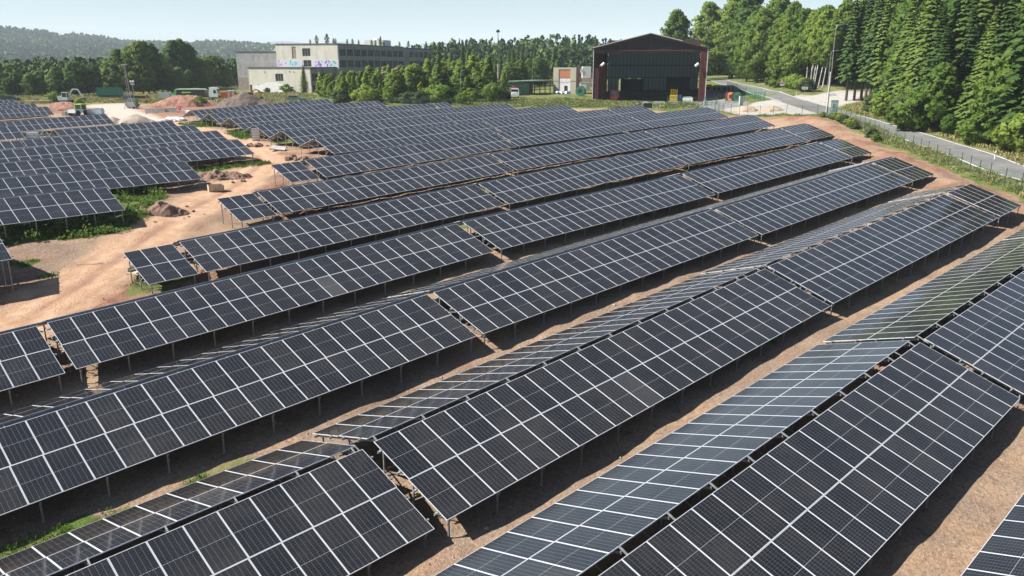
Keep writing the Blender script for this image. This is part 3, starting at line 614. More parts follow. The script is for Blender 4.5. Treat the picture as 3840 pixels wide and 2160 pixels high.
def factory():
    b = thing('factory_building', 'abandoned beige concrete factory with dark windows and graffiti on its wall', 'building', (130.8, 270.3, 6.1), BZ)
    H1, W1 = 8.6, 24.0; D1 = 19.
    Z = lambda rel: rel + 16 - 6.1     # height above the local base
    mb = MB(); ops = [(W1 * .43, Z(-5.75), W1 * .556, Z(-3.2)), (W1 * .13, .6, W1 * .254, Z(-6.9))]
    wall(mb, W1, H1 - 2.9, .35, [(a, c - 2.9, bb, d - 2.9) if c > 3 else (a, 0, bb, max(.01, d - 2.9)) for a, c, bb, d in ops if d > 2.95], z0=2.9)
    wall(mb, W1 - 1.0, 2.9, .35, [(W1 * .13 - 1, .0, W1 * .254 - 1, 2.9 - .02)], x0=1., y0=.002)
    # side facade facing right (local +x side, running in +y)
    M = Matrix.Translation((W1, 0, 0)) @ Matrix.Rotation(rad(90), 4, 'Z')
    sd = MB(); wall(sd, D1, H1, .3, [(.6, Z(-5.7), D1 - 1, Z(-3.1)), (.6, Z(-9.3), D1 - 1.5, Z(-6.9))], y0=0.0); sd.v = [tuple(M @ Vector(v)) for v in sd.v]
    mb.obj('front_wall', M_PLAST, b); sd.obj('side_wall', M_PLASTD, b)
    for i in range(8):
        window(b, .7 + i * 2.15, Z(-5.65), 2.05, 2.5, y=.1, nx=2, nz=1, M=M); window(b, .7 + i * 2.15, .45, 2.05, 2.2, y=.1, nx=2, M=M)
    window(b, W1 * .43 + .02, Z(-5.73), W1 * .126 - .04, 2.5, nx=3, nz=1); window(b, W1 * .13 + .02, .9, W1 * .124 - .04, 1.9, nx=2)
    MB().box(-.25, -.2, H1, W1 + .2, D1, H1 + .28).obj('roof', M_ROOFD, b)
    MB().box(-.15, -.03, .05, .0, D1, H1 - .05).box(.45, .7, 0, .95, D1, 2.85).obj('left_wall', M_PLAST, b)
    # white paint patch near the ground, small boxes on the wall
    n = 14; poly = [(9.2 + 7.5 * math.cos(t) * (1 + .12 * math.sin(5 * t)) , 1.9 + 1.75 * math.sin(t) * (1 + .15 * math.sin(4 * t + 1))) for t in [2 * math.pi * i / 28 for i in range(28)]]
    MB().prism(poly, -.012, -.003, axis='y').obj('white_paint_patch', mat('old white paint', (.76, .75, .72), .9, noise=.1, nscale=.7), b)
    for x, z, s in ((6.0, 7.2, .35), (15.7, 7.3, .32), (14.1, 7.3, .16), (17.4, 7.2, .3)): MB().box(x, -.14, z, x + s, -.01, z + s).obj('wall_box', M_GREY, b)
    # rear tall wing
    H2 = Z(6.9); W2 = 25.2; L2 = 96.
    fw = MB(); wd = lambda f: f * W2
    wall(fw, W2, H2 - H1 + .6, .35, [(wd(.425), Z(2.7) - H1 + .6, wd(.555), Z(5.5) - H1 + .6), (wd(.435), Z(-1.0) - H1 + .6, wd(.56), Z(1.35) - H1 + .6), (wd(.258), Z(1.9) - H1 + .6, wd(.324), Z(6.1) - H1 + .6)], y0=D1, z0=H1 - .6)
    wall(fw, W2 - W1 - .0, H1 - .6, .35, [], x0=W1, y0=D1 + .01)
    fw.obj('upper_front_wall', M_PLAST, b); MB().box(wd(.258), D1 + .12, Z(1.9), wd(.324), D1 + .3, Z(6.1)).obj('bricked_up_strip', M_BRICK, b)
    T = Matrix.Translation((0, D1, 0))
    window(b, wd(.425) + .02, Z(2.72), wd(.13) - .04, 2.75, nx=3, nz=1, M=T); window(b, wd(.435) + .02, Z(-.98), wd(.125) - .04, 2.3, nx=2, M=T)
    M = Matrix.Translation((W2, D1, 0)) @ Matrix.Rotation(rad(90), 4, 'Z'); sd = MB()
    bands = [(Z(2.75), Z(5.35)), (Z(-1.3), Z(1.35)), (Z(-5.4), Z(-2.8))]; ops = []; nb = 15; bw = 6.1; skip = 10
    for k in range(nb):
        if k == skip: continue
        for za, zb in bands: ops.append((.7 + k * bw, za, .7 + k * bw + bw - .75, zb))
    wall(sd, L2, H2 - .01, .35, ops, y0=0.0); sd.v = [tuple(M @ Vector(v)) for v in sd.v]; sd.obj('long_side_wall', M_PLASTD, b)
    r2 = random.Random(5)
    for k in range(nb):
        if k == skip: continue
        for bi, (za, zb) in enumerate(bands): window(b, .72 + k * bw, za + .01, bw - .79, zb - za - .02, y=.16, nx=4, nz=1, M=M)
    sd = MB().box(skip * bw + .9, -.03, 2, skip * bw + bw - .3, -.004, H2 - 1.0); sd.v = [tuple(M @ Vector(v)) for v in sd.v]; sd.obj('bare_brick_bay', M_BRICK, b)
    MB().box(-.2, D1 - .18, H2, W2 + .22, D1 + skip * bw, H2 + .25).box(-.2, D1 + skip * bw + 4, H2 - .5, W2 + .2, D1 + L2 + .3, H2 - .15).obj('upper_roof', M_ROOFD, b)
    MB().box(0, D1 + .4, H1, .3, D1 + L2, H2 - .01).box(.31, D1 + L2 - .3, 0, W2 - .4, D1 + L2, H2 - .02).obj('rear_walls', M_PLASTD, b)
    mb = MB().box(8, 78, H2 + .25, 17, 86, H2 + 3.0); mb.rock((12, 82, H2 + 3.0), 1.6, 3, sq=.5); mb.obj('roof_penthouse', mat('flaking white plaster', (.6, .58, .54), .9, noise=.3, nscale=.6), b)
    # floors (keep the inside dark)
    MB().box(.35, D1 + .4, Z(1.6), W2 - .5, D1 + L2 - .4, Z(2.4)).box(.35, D1 + .4, Z(-2.5), W2 - .5, D1 + L2 - .4, Z(-1.6)).box(.5, .5, Z(-6.8), W1 - .5, D1 - .2, Z(-6.0)).obj('floors', M_CONC, b)
    # graffiti: coloured shapes on whitish ground, between the window and the corners
    cols = [mat('graffiti ' + n_, c, .6) for n_, c in (('white', (.62, .62, .64)), ('lilac', (.42, .30, .58)), ('teal', (.10, .48, .50)), ('violet', (.24, .13, .42)), ('green', (.10, .36, .22)), ('ice blue', (.45, .62, .75)))]
    for nm, xa, xb, pal in (('graffiti', .3, wd(.42), (1, 1, 0, 1, 5, 2, 2, 2, 5, 0)), ('graffiti', wd(.575), W2 - .2, (0, 1, 3, 3, 5, 3, 3, 2, 4, 0))):
        g = MB(); y = D1 - .006; za, zb = Z(-1.22), Z(1.45)
        g.box(xa, y - .004, za, xb, y, zb, 0); rg = random.Random(int(xa * 10)); k = 0; n = int((xb - xa) / .34)
        for i in range(n):
            for j in range(3):
                cx = xa + (xb - xa) * (i + rg.random()) / n; cz = za + (zb - za) * (.12 + .76 * rg.random()); ci = pal[min(len(pal) - 1, int(len(pal) * (cx - xa) / (xb - xa)))]
                if rg.random() < .3: ci = 0
                s = rg.uniform(.25, .7); a0 = rg.random() * 3; q = []
                for v in range(7): a = a0 + v * 2 * math.pi / 7; rr = s * rg.uniform(.45, 1); q.append((min(xb - .02, max(xa + .02, cx + rr * math.cos(a) * .7)), min(zb - .02, max(za + .02, cz + rr * math.sin(a)))))
                k += 1; g.add([(px, y - .006 - k * .0004, pz) for px, pz in q], [tuple(range(7))], ci)
        g.obj(nm, cols, b)
    return b
factory()
def corr(mb, w, h, amp=.04, pitch=.5, x0=0, z0=0, y0=0, m=0):
    """trapezoid-corrugated sheet in the local x direction"""
    n = int(w / pitch); xs = []
    for i in range(n):
        a = x0 + w * i / n; p = w / n; xs += [(a, 0), (a + p * .4, 0), (a + p * .5, amp), (a + p * .9, amp)]
    xs.append((x0 + w, 0)); vs = [(x, y0 - y, z0) for x, y in xs] + [(x, y0 - y, z0 + h) for x, y in xs]; k = len(xs)
    return mb.add(vs, [(i, i + 1, k + i + 1, k + i) for i in range(k - 1)], m)
def hall_behind():
    b = thing('grey_hall', 'grey corrugated metal hall behind the left end of the beige factory', 'building', (140.7, 299.9, 6.0), BZ)
    h = 16 + 4.3 - 6.0; m = mat('grey corrugated steel', (.36, .35, .35), .6, .2, noise=.25, nscale=.5); mr = mat('rusty streaks on steel', (.30, .24, .22), .7, noise=.4)
    mb = MB(); corr(mb, 22, h - 5.0, z0=5.); mb.obj('front_cladding', m, b); mb = MB(); corr(mb, 22, 5.0, y0=-.06); mb.obj('lower_cladding', mr, b)
    MB().box(0, .1, 0, .25, 30, h).obj('side_wall', m, b); MB().box(21.7, .1, 0, 22, 30, h).obj('side_wall', m, b); MB().box(-.2, -.2, h, 22.2, 30, h + .3).obj('roof', M_ROOFD, b)
    MB().prism([(13, h + .3), (24, h + .3), (24, h + 2.9), (16, h + 2.9)], 4, 24, axis='y').obj('raised_roof_light', mat('pale roof sheet', (.45, .47, .47), .5, noise=.2), b)
hall_behind()
def hangar():
    base = gz(164, 123) - .05; RZ = rad(-54.6)
    b = thing('hangar', 'huge open steel hangar clad in dark red sheets with black interior', 'hangar', (156.6, 134.9, base), RZ)
    Wd, E, A, D = 27.5, 12.9, 16.2, 42.
    M_COR = M_REDW
    # side walls (corrugated), local y = depth
    for nm, x, sgn in (('left_wall', 0, -1), ('right_wall', Wd, 1)):
        mb = MB(); corr(mb, D, E, .09, .6); M = Matrix.Translation((x, 0, 0)) @ Matrix.Rotation(rad(90), 4, 'Z')
        mb.v = [tuple(M @ Vector(v)) for v in mb.v]; o = mb.obj(nm, M_COR, b)
        for k in range(8):
            y = .3 + k * (D - .6) / 7; MB().box(x - .22 if sgn > 0 else x + .12, y - .12, 0, x - .12 + .0 if sgn > 0 else x + .24, y + .12, E).obj('portal_column', M_RUST, b)
    ca = mat('pale aluminium trim', (.62, .62, .62), .5, .3)
    MB().box(-.14, -.25, 0, .0, -.05, E + .05).obj('left_trim', ca, b); MB().box(Wd - .02, -.25, 0, Wd + .14, -.05, E).obj('right_trim', ca, b)
    mb = MB(); corr(mb, 1.6, E - .5, .07, .4, x0=Wd - 1.62, y0=-.06); mb.obj('right_front_panel', M_COR, b)
    mb = MB(); corr(mb, 1.3, E - 4.7, .07, .4, x0=.02, y0=-.06); mb.obj('left_front_panel', M_COR, b)
    # folded sliding door leaves standing inside on the left
    mb = MB(); corr(mb, 3.2, 8.6, .08, .45); M = Matrix.Translation((1.3, .6, 0)) @ Matrix.Rotation(rad(62), 4, 'Z'); mb.v = [tuple(M @ Vector(v)) for v in mb.v]; mb.obj('sliding_door_leaf', M_COR, b)
    # roof
    rf = MB()
    for s in (0, 1):
        x0, x1 = (-.35, Wd / 2) if s == 0 else (Wd / 2, Wd + .35); z0, z1 = (E - .1, A) if s == 0 else (A, E - .1)
        rf.add([(x0, -.5, z0), (x1, -.5, z1), (x1, D, z1), (x0, D, z0), (x0, -.5, z0 + .28), (x1, -.5, z1 + .28), (x1, D, z1 + .28), (x0, D, z0 + .28)], [(3, 2, 1, 0), (4, 5, 6, 7), (0, 1, 5, 4), (2, 3, 7, 6), (0, 4, 7, 3), (1, 2, 6, 5)])
    rf.obj('roof', mat('dark roof sheet', (.06, .04, .042), .6, noise=.3), b)
    mb = MB().beam((-.35, -.53, E + .22), (Wd / 2, -.53, A + .34), .05, .14); mb.beam((Wd / 2, -.53, A + .34), (Wd * .78, -.53, E + .26 + (A - E) * .44 + .06), .05, .14); mb.obj('roof_edge_trim', ca, b)
    # front gable: dark sheet behind a red truss
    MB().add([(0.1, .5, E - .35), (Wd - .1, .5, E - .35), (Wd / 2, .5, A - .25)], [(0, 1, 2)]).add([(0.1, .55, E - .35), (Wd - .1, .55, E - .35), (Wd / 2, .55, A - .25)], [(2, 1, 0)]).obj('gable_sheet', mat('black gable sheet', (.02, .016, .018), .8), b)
    mb = MB().beam((.1, .1, E - .45), (Wd - .1, .1, E - .45), .2, .22); mb.beam((.1, .1, E - .25), (Wd / 2, .1, A - .3), .2, .22); mb.beam((Wd / 2, .1, A - .3), (Wd - .1, .1, E - .25), .2, .22)
    for f in (.14, .32, .5, .68, .86): zt = E - .25 + (A - E - .1) * (1 - abs(f - .5) * 2); mb.beam((Wd * f, .1, E - .4), (Wd * f, .1, zt), .1, .1)
    mb.obj('front_truss', mat('brown red steel', (.085, .03, .03), .6, noise=.3), b)
    MB().box(.1, .2, E - 1.15, Wd - .1, .35, E - .6).obj('door_rail', M_RUST, b)
    # back wall: steel grid with frosted glass, two door openings
    gm = bpy.data.materials.new('frosted factory glass'); gm.use_nodes = True; t = gm.node_tree; pb = t.nodes['Principled BSDF']; pb.inputs['Base Color'].default_value = (.05, .065, .075, 1); pb.inputs['Roughness'].default_value = .5
    tr = t.nodes.new('ShaderNodeBsdfTranslucent'); tr.inputs[0].default_value = (.45, .53, .58, 1); ms = t.nodes.new('ShaderNodeMixShader'); ms.inputs[0].default_value = .5
    t.links.new(pb.outputs[0], ms.inputs[1]); t.links.new(tr.outputs[0], ms.inputs[2]); t.links.new(ms.outputs[0], t.nodes['Material Output'].inputs[0])
    y = D - .4; d1 = (Wd * .13, Wd * .36); d2 = (Wd * .66, Wd * .88); rows_ = [(.9, 5.3), (5.5, 8.8), (9.0, 12.3)]
    gl = MB()
    for zi, (za, zb) in enumerate(rows_):
        for i in range(24):
            xa = .6 + i * (Wd - 1.2) / 24; xb = xa + (Wd - 1.2) / 24 - .12
            if zi == 0 and ((d1[0] < (xa + xb) / 2 < d1[1]) or (d2[0] < (xa + xb) / 2 < d2[1])): continue
            gl.box(xa, y, za, xb, y + .03, zb)
    gl.obj('back_glazing', gm, b)
    mb = MB(); k24 = (Wd - 1.2) / 24
    for i in range(25):
        x = .54 + i * k24; z0 = 0 if not ((d1[0] < x < d1[1]) or (d2[0] < x < d2[1])) else 5.3
        mb.box(x - .06, y - .05, z0, x + .06, y + .08, 12.4)
    for z in (5.4, 8.9, 12.4): mb.box(.3, y - .08, z - .1, Wd - .3, y - .052, z + .1)
    mb.box(.3, y - .02, 0, d1[0], y + .1, .9).box(d1[1], y - .02, 0, d2[0], y + .1, .9).box(d2[1], y - .02, 0, Wd - .3, y + .1, .9).box(.3, y + .1, 12.4, Wd - .3, y + .2, A - .2)
    mb.obj('back_wall_frame', M_RUST, b)
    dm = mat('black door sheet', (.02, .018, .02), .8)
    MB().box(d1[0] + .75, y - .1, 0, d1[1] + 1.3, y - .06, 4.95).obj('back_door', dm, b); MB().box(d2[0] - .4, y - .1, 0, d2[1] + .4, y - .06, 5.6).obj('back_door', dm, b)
    MB().box(.1, -.2, -.4, Wd - .1, D, .04).obj('floor_slab', mat('oily concrete floor', (.12, .11, .10), .8, noise=.3), b)
    # floodlights on brackets
    for x, z, dx in ((2.3, 9.1, -.9), (Wd - 2.4, 9.0, .9)):
        o = MB().beam((x + dx, -.1, z - .3), (x, -.9, z - .15), .06, .06).obj('floodlight', M_GREY, b)
        MB().tube((x - .35, -1.1, z - .25), (x + .35, -.75, z + .35), .3, .33, 10).obj('lamp_body', M_WHITE, o)
    mb = MB().rock((13.6, D - 4, .5), 2.9, 4, sq=.45); mb.rock((16, D - 4.5, .4), 2.2, 6, sq=.5); tag(mb.obj('earth_heap', M_EARTHD), None)
    o = bpy.data.objects['earth_heap']; o.location = b.location; o.rotation_euler = b.rotation_euler; tag(o, 'low dark heap on the hangar floor at the back wall', 'heap')
    return b
hg = hangar()
def in_hangar(x, y):   # world point of a hangar-local point
    c, s = math.cos(rad(-54.6)), math.sin(rad(-54.6)); return (156.6 + c * x - s * y, 134.9 + s * x + c * y, hg.location.z + .04)
HR = rad(-54.6)
# things at the hangar mouth
t = thing('tractor', 'red machine with dark windscreen parked inside the hangar mouth on the left', 'machine', in_hangar(5.2, 3.0), HR)
MB().prism([(-1.3, .7), (1.3, .7), (1.3, 1.5), (.9, 2.9), (-.9, 2.9), (-1.3, 1.5)], 0, 2.6, axis='y').obj('body', mat('dull red paint', (.35, .03, .03), .5), t)
MB().prism([(-1.0, 1.55), (1.0, 1.55), (.75, 2.6), (-.75, 2.6)], -.02, .0, axis='y').obj('windscreen', mat('dusty windscreen', (.2, .2, .21), .2), t)
MB().prism([(-.7, 0), (.7, 0), (.9, 1.5), (.3, 1.8), (-.5, 1.4), (-.9, .8)], -1.1, -.35, axis='y').obj('loader_frame', M_ORG, t)
for x in (-1.25, 1.25):
    for y in (.3, 2.2): MB().tube((x - .18, y, .55), (x + .18, y, .55), .55, .55, 14).obj('wheel', M_RUB, t)
def crate(label, x, y, w, d, h, m, bars=False, nm='crate', cat='crate'):
    t = thing(nm, label, cat, in_hangar(x, y), HR); mb = MB().box(-w / 2, 0, .12, w / 2, d, h)
    for s in (-1, 0, 1): mb.box(s * (w / 2 - .08) - .08, 0.01, 0, s * (w / 2 - .08) + .08, d - .01, .12)
    mb.obj('body', m, t)
    mb = MB()
    for z in (.35, .62, .86): mb.box(-w / 2 + .08, -.012, h * z - .04, w / 2 - .08, -.002, h * z + .04)
    mb.obj('slots', M_DARK, t)
    if bars:
        for s in (-.35, -.1, .15, .4): MB().box(w * s - .05, .2, h, w * s + .05, .3, h + 1.5).obj('stake', M_YEL, t)
    return t
crate('yellow container with pale stakes, left one of the boxes at the hangar mouth', 20.0, .3, 1.9, 1.3, 1.75, M_YEL, True)
crate('blue upright box between the yellow containers at the hangar mouth', 21.5, .7, .8, .9, 1.85, M_BLUE)
crate('wide rusty yellow container right of the blue box at the hangar', 23.2, .9, 2.1, 1.2, 1.3, mat('rusty yellow', (.42, .26, .04), .7, noise=.4))
t = thing('lamp_box', 'white rounded cabinet lying in front of the right hangar column', 'cabinet', at(166.5, 113.3), HR)
MB().prism([(-1.1, .1), (1.1, 0), (1.2, 1.1), (.9, 1.35), (-.9, 1.3), (-1.2, .8)], 0, .9, axis='y').obj('shell', M_WHITE, t); MB().box(-1, .1, 0, 1, .8, .1).obj('foot', M_GREY, t)
for i, (x, y, w) in enumerate(((149.6, 109.3, 2.6), (151.8, 107.2, 2.4), (147, 111.2, 1.5), (153.6, 104.6, 1.9))):
    t = tag(MB().box(-w / 2, 0, -.1, w / 2, .9, .62).prism([(-w / 2 + .1, .62), (w / 2 - .1, .62), (w / 2 - .3, .7), (-w / 2 + .3, .7)], .1, .8, axis='y').obj('concrete_block', M_CONC, None, at(x, y), HR),
        'pale concrete block in the row on the grass before the hangar', 'concrete block', 'concrete blocks before the hangar')
# green open shed
b = thing('open_shed', 'low green corrugated open-fronted shed left of the tan building', 'shed', at(152.2, 161.0, -.1), rad(-20))
mg = mat('faded green sheet', (.13, .24, .15), .6, .2, noise=.25, nscale=.7)
mb = MB(); corr(mb, 6.0, 3.3, .06, .45); mb.obj('side_cladding', mg, b)
M = Matrix.Translation((6.0, 0, 0)) @ Matrix.Rotation(rad(38), 4, 'Z')
mb = MB(); corr(mb, 14., 3.6, .05, .6, y0=6.); mb.v = [tuple(M @ Vector(v)) for v in mb.v]; mb.obj('back_cladding', mat('dark sheet', (.05, .06, .055), .8), b)
for i in range(5): p = MB().box(i * 3.3 - .1, -.1, 0, i * 3.3 + .1, .1, 3.6); p.v = [tuple(M @ Vector(v)) for v in p.v]; p.obj('post', M_GREENP, b)
rp = MB().add([(-.3, -.3, 3.35), (6.1, -.3, 3.7), (6.1, .1, 3.7), (-.3, .1, 3.35), (-.3, -.3, 3.6), (6.1, -.3, 3.95), (6.1, .1, 3.95), (-.3, .1, 3.6)], [(3, 2, 1, 0), (4, 5, 6, 7), (0, 1, 5, 4), (1, 2, 6, 5), (2, 3, 7, 6), (3, 0, 4, 7)])
pr = MB().box(-.2, -.4, 3.6, 14.3, 6.3, 3.9); pr.v = [tuple(M @ Vector(v)) for v in pr.v]; rp.v += pr.v; rp.f += [tuple(i + 8 for i in f) for f in pr.f]; rp.m += pr.m; rp.obj('roof', mg, b)
# tan box building
b = thing('tan_building', 'small tan block with orange panel above a white door', 'building', at(170.6, 162.0, -.1), rad(-58))
mt = plaster('tan sheet cladding', (.50, .46, .37), .85); mb = MB()
mb.box(0, 0, 0, 1.55, .3, 7.1).box(4.9, 0, 0, 6.6, .3, 7.1).box(1.55, 0, 6.8, 4.9, .3, 7.1).box(0, .3, 0, .3, 6, 7.1).box(.3, 5.7, 0, 6.3, 6, 7.1).box(0.0, 0, 7.1, 6.6, 6, 7.3)
mb.obj('walls', mt, b); sd = MB(); corr(sd, 6, 7.1, .05, .4); M = Matrix.Translation((6.62, 0, 0)) @ Matrix.Rotation(rad(90), 4, 'Z'); sd.v = [tuple(M @ Vector(v)) for v in sd.v]; sd.obj('side_cladding', mt, b)
MB().box(1.57, .1, 4.4, 4.88, .25, 6.78).obj('orange_panel', mat('faded orange panel', (.50, .20, .10), .7, noise=.15), b); MB().box(1.57, .15, .0, 4.88, .28, 4.38).obj('door', M_WHITE, b)
MB().box(3.2, .1, 0, 4.1, .149, 2.3).obj('dark_doorway', M_DARK, b); MB().box(-.04, -.04, 3.55, 6.7, -.002, 3.62).obj('band', M_RUST, b)
window(b, 0, 0, .55, .5, M=Matrix.Translation((6.7, 1.5, 5.6)) @ Matrix.Rotation(rad(90), 4, 'Z')); window(b, 0, 0, .55, .5, M=Matrix.Translation((6.7, 2.6, 5.6)) @ Matrix.Rotation(rad(90), 4, 'Z'))
b = thing('low_building', 'low weathered brick building between the tan block and the hangar', 'building', at(205, 190, -.2), rad(-50))
MB().box(0, 0, 0, 12, 8, 4.7).obj('walls', mat('weathered plaster and brick', (.34, .27, .21), .9, noise=.4, nscale=.5), b); MB().box(-.2, -.3, 4.7, 12.2, 8.2, 4.95).obj('roof', M_ROOFD, b); MB().box(1.5, -.05, .8, 6, -.01, 3.4).obj('brick_patch', mat('red brick', (.28, .10, .07), .9, noise=.3, nscale=3), b)
b = thing('white_tank_tower', 'white cabin on legs with a round dish beside the hangar', 'tower', at(196, 172, -.2), FR)
MB().box(-1.1, 0, 3.8, 1.6, 2.5, 7.3).obj('cabin', M_WHITE, b)
for x in (-.9, 1.4): MB().box(x - .1, .2, 0, x + .1, .4, 3.8).obj('leg', M_GALV, b)
MB().tube((-1.5, -.1, 6.0), (-1.5, .1, 6.0), .65, .6, 16).obj('dish', M_WHITE, b)
t = thing('container', 'white office container behind the green cable reel', 'container', at(190, 169), FR)
MB().box(0, 0, .1, 3.0, 2.4, 2.3).obj('body', M_WHITE, t); MB().box(-.05, -.05, 2.3, 3.05, 2.45, 2.42).obj('roof', M_GREY, t); MB().box(1.9, -.03, .2, 2.7, -.005, 2.1).obj('door', M_GREY, t)
t = thing('dark_shed', 'rusty framed open shed hidden behind the dark round bush', 'shed', at(138.2, 199.4), rad(-30))
for x, y in ((0, 0), (9, 0), (0, 7), (9, 7)): MB().box(x - .12, y - .12, 0, x + .12, y + .12, 6.2).obj('post', M_RUST, t)
mb = MB().prism([(-.6, 6.2), (9.6, 6.2), (4.5, 7.7)], -.4, 7.4, axis='y'); mb.obj('roof', mat('rusty roof sheet', (.20, .10, .08), .8, noise=.4), t); MB().box(-.1, .2, 0, .1, 6.8, 5.0).obj('side_sheet', M_REDW, t)
t = thing('barn', 'long low roof with rusty sheets showing between the young trees', 'barn', at(168, 215), rad(-40))
MB().box(0, 0, 0, 26, 9, 4.2).obj('walls', M_PLASTD, t); MB().prism([(-.5, 4.2), (9.5, 4.2), (4.5, 6.6)], -.5, 26.5, axis='x').obj('roof', mat('pinkish roof sheet', (.32, .20, .17), .8, noise=.4, nscale=.4), t)

# ------------------------------------------------------------------ trees
def leaf_mat(name, cols, trans=.5):
    m = bpy.data.materials.new(name); m.use_nodes = True; t = m.node_tree; n = NT(m)
    oi = n.n('ShaderNodeObjectInfo').outputs['Random']; tc = n.n('ShaderNodeTexCoord').outputs['Object']
    f = n.math('ADD', n.math('MULTIPLY', oi, .5), n.math('MULTIPLY', n.noise(tc, .55, 4, .7), .75), clamp=True)
    c = n.ramp(f, [(.15, cols[0]), (.5, cols[1]), (.85, cols[2])])
    n.t.links.new(c, n.b.inputs['Base Color']); n.b.inputs['Roughness'].default_value = .65; n.b.inputs['Specular IOR Level'].default_value = .25
    tr = n.n('ShaderNodeBsdfTranslucent'); n.t.links.new(c, tr.inputs[0]); ms = n.n('ShaderNodeMixShader'); ms.inputs[0].default_value = trans
    t.links.new(n.b.outputs[0], ms.inputs[1]); t.links.new(tr.outputs[0], ms.inputs[2]); t.links.new(ms.outputs[0], t.nodes['Material Output'].inputs[0]); return m
L_SPR = leaf_mat('spruce needles', ((.022, .052, .014), (.05, .10, .020), (.12, .175, .03)), .25)
L_DEC = leaf_mat('broad leaves', ((.04, .095, .018), (.09, .165, .026), (.17, .24, .04)))
L_BIR = leaf_mat('birch leaves', ((.07, .13, .022), (.14, .225, .034), (.24, .31, .055)))
L_WIL = leaf_mat('willow leaves', ((.05, .085, .035), (.08, .12, .045), (.12, .16, .06)))
L_WEED = leaf_mat('weed leaves', ((.05, .10, .018), (.09, .165, .028), (.17, .24, .05)))
L_DRY = leaf_mat('dry grass', ((.20, .17, .07), (.32, .27, .12), (.22, .24, .07)), .2)
M_BARK = mat('bark', (.09, .065, .05), .9, noise=.4, nscale=3); M_BBARK = mat('birch bark', (.62, .60, .56), .8, noise=.0, col2=(.10, .09, .08), nscale=3.5)
class Leaves:
    def __init__(s, seed): s.r = np.random.default_rng(seed); s.v = []; s.n = 0; s.nm = []
    def cards(s, c, size, nrm=None, asp=.7, flat=.0):
        """c (n,3) centres; random little quads, optionally facing roughly outwards"""
        n = len(c); r = s.r; a = r.normal(size=(n, 3))
        if nrm is not None: a = a * .75 + nrm * 1.1
        a /= np.linalg.norm(a, axis=1, keepdims=True) + 1e-9
        b = np.cross(a, r.normal(size=(n, 3))); b /= np.linalg.norm(b, axis=1, keepdims=True) + 1e-9; d = np.cross(a, b)
        sz = (size * r.uniform(.6, 1.3, n))[:, None]; b = b * sz; d = d * sz * asp
        gn = np.cross(b, d); gn /= np.linalg.norm(gn, axis=1, keepdims=True) + 1e-9
        if nrm is not None:
            fl = np.sign((gn * nrm).sum(1, keepdims=True)); fl[fl == 0] = 1; d = d * fl; gn = gn * fl
            k = gn * .45 + nrm * .75; s.nm.append(np.repeat(k / np.linalg.norm(k, axis=1, keepdims=True), 4, 0))
        else: s.nm.append(np.repeat(gn, 4, 0))
        s.v.append(np.stack([c - b - d * .5, c + b * .2 - d, c + b + d * .4, c - b * .1 + d], 1).reshape(-1, 3)); s.n += n
    def quads(s, q, nm=None):
        if nm is not None:
            g_ = np.cross(q[:, 1] - q[:, 0], q[:, 2] - q[:, 0]); f = ((g_ * nm).sum(1) < 0)[:, None, None]; q = np.where(f, q[:, ::-1], q); s.nm.append(np.repeat(nm, 4, 0))
        s.v.append(q.reshape(-1, 3)); s.n += len(q)
    def mesh(s, name, m):
        co = np.concatenate(s.v); me = bpy.data.meshes.new(name); k = len(co)
        me.vertices.add(k); me.vertices.foreach_set('co', co.astype(np.float32).ravel()); me.loops.add(k); me.loops.foreach_set('vertex_index', np.arange(k, dtype=np.int32))
        me.polygons.add(k // 4); me.polygons.foreach_set('loop_start', np.arange(0, k, 4, dtype=np.int32)); me.materials.append(m); me.update(calc_edges=True)
        if s.nm and sum(len(a) for a in s.nm) == k:
            me.polygons.foreach_set('use_smooth', np.ones(k // 4, bool)); me.normals_split_custom_set(np.concatenate(s.nm).astype(np.float32))
        return me
def crown_round(seed, h, w, base, nclump, per, leaf, clump, shape='round'):
    """crown filling z from base to h (unit tree height 1 scaled later), made of leaf clumps with gaps between them"""
    L = Leaves(seed); r = L.r; hc = (h - base)
    for i in range(nclump):
        f = (i + r.random()) / nclump; z = base + hc * f
        if shape == 'round': R = w * math.sin(math.pi * min(1, max(.04, (f * .86 + .12)))) ** .7
        elif shape == 'cone': R = w * (1 - f) ** .75 * min(1, f * 5 + .35)
        else: R = w * (math.sin(math.pi * (f * .75 + .2))) ** 1.0
        a = i * 2.399 + r.uniform(-.5, .5); rr = R * r.uniform(.35, 1.0)
        c = np.array([rr * math.cos(a), rr * math.sin(a), z]); cs = clump * r.uniform(.7, 1.35) * (.65 + .35 * R / w)
        d = r.normal(size=(per, 3)); d /= np.linalg.norm(d, axis=1, keepdims=True); rr_ = (r.random(per)[:, None] ** .4); p = c + d * rr_ * np.array([cs, cs, cs * .75])
        out = np.array([c[0], c[1], (z - base - hc * .35) * .6]); out = d * .7 + out / (np.linalg.norm(out) + 1e-6) * .6; out /= np.linalg.norm(out, axis=1, keepdims=True); L.cards(p, leaf, out)
    return L
def limbs(mb, h, r0, base, n, spread, seed, m=0):
    g = random.Random(seed); lean = (g.uniform(-.02, .02) * h, g.uniform(-.02, .02) * h)
    mb.tube((0, 0, -.6), (lean[0] * .5, lean[1] * .5, h * .5), r0, r0 * .62, 8, m); mb.tube((lean[0] * .5, lean[1] * .5, h * .5), (lean[0], lean[1], h * .93), r0 * .62, r0 * .12, 6, m)
    for i in range(n):
        z = base + (h * .8 - base) * i / n; a = i * 2.4 + g.random(); R = spread * (1 - .5 * i / n) * g.uniform(.6, 1)
        f = z / h; p0 = (lean[0] * f, lean[1] * f, z); p1 = (p0[0] + R * math.cos(a), p0[1] + R * math.sin(a), z + R * .7); mb.tube(p0, p1, r0 * .35 * (1 - .5 * f), .02, 5, m, caps=False)
    return mb
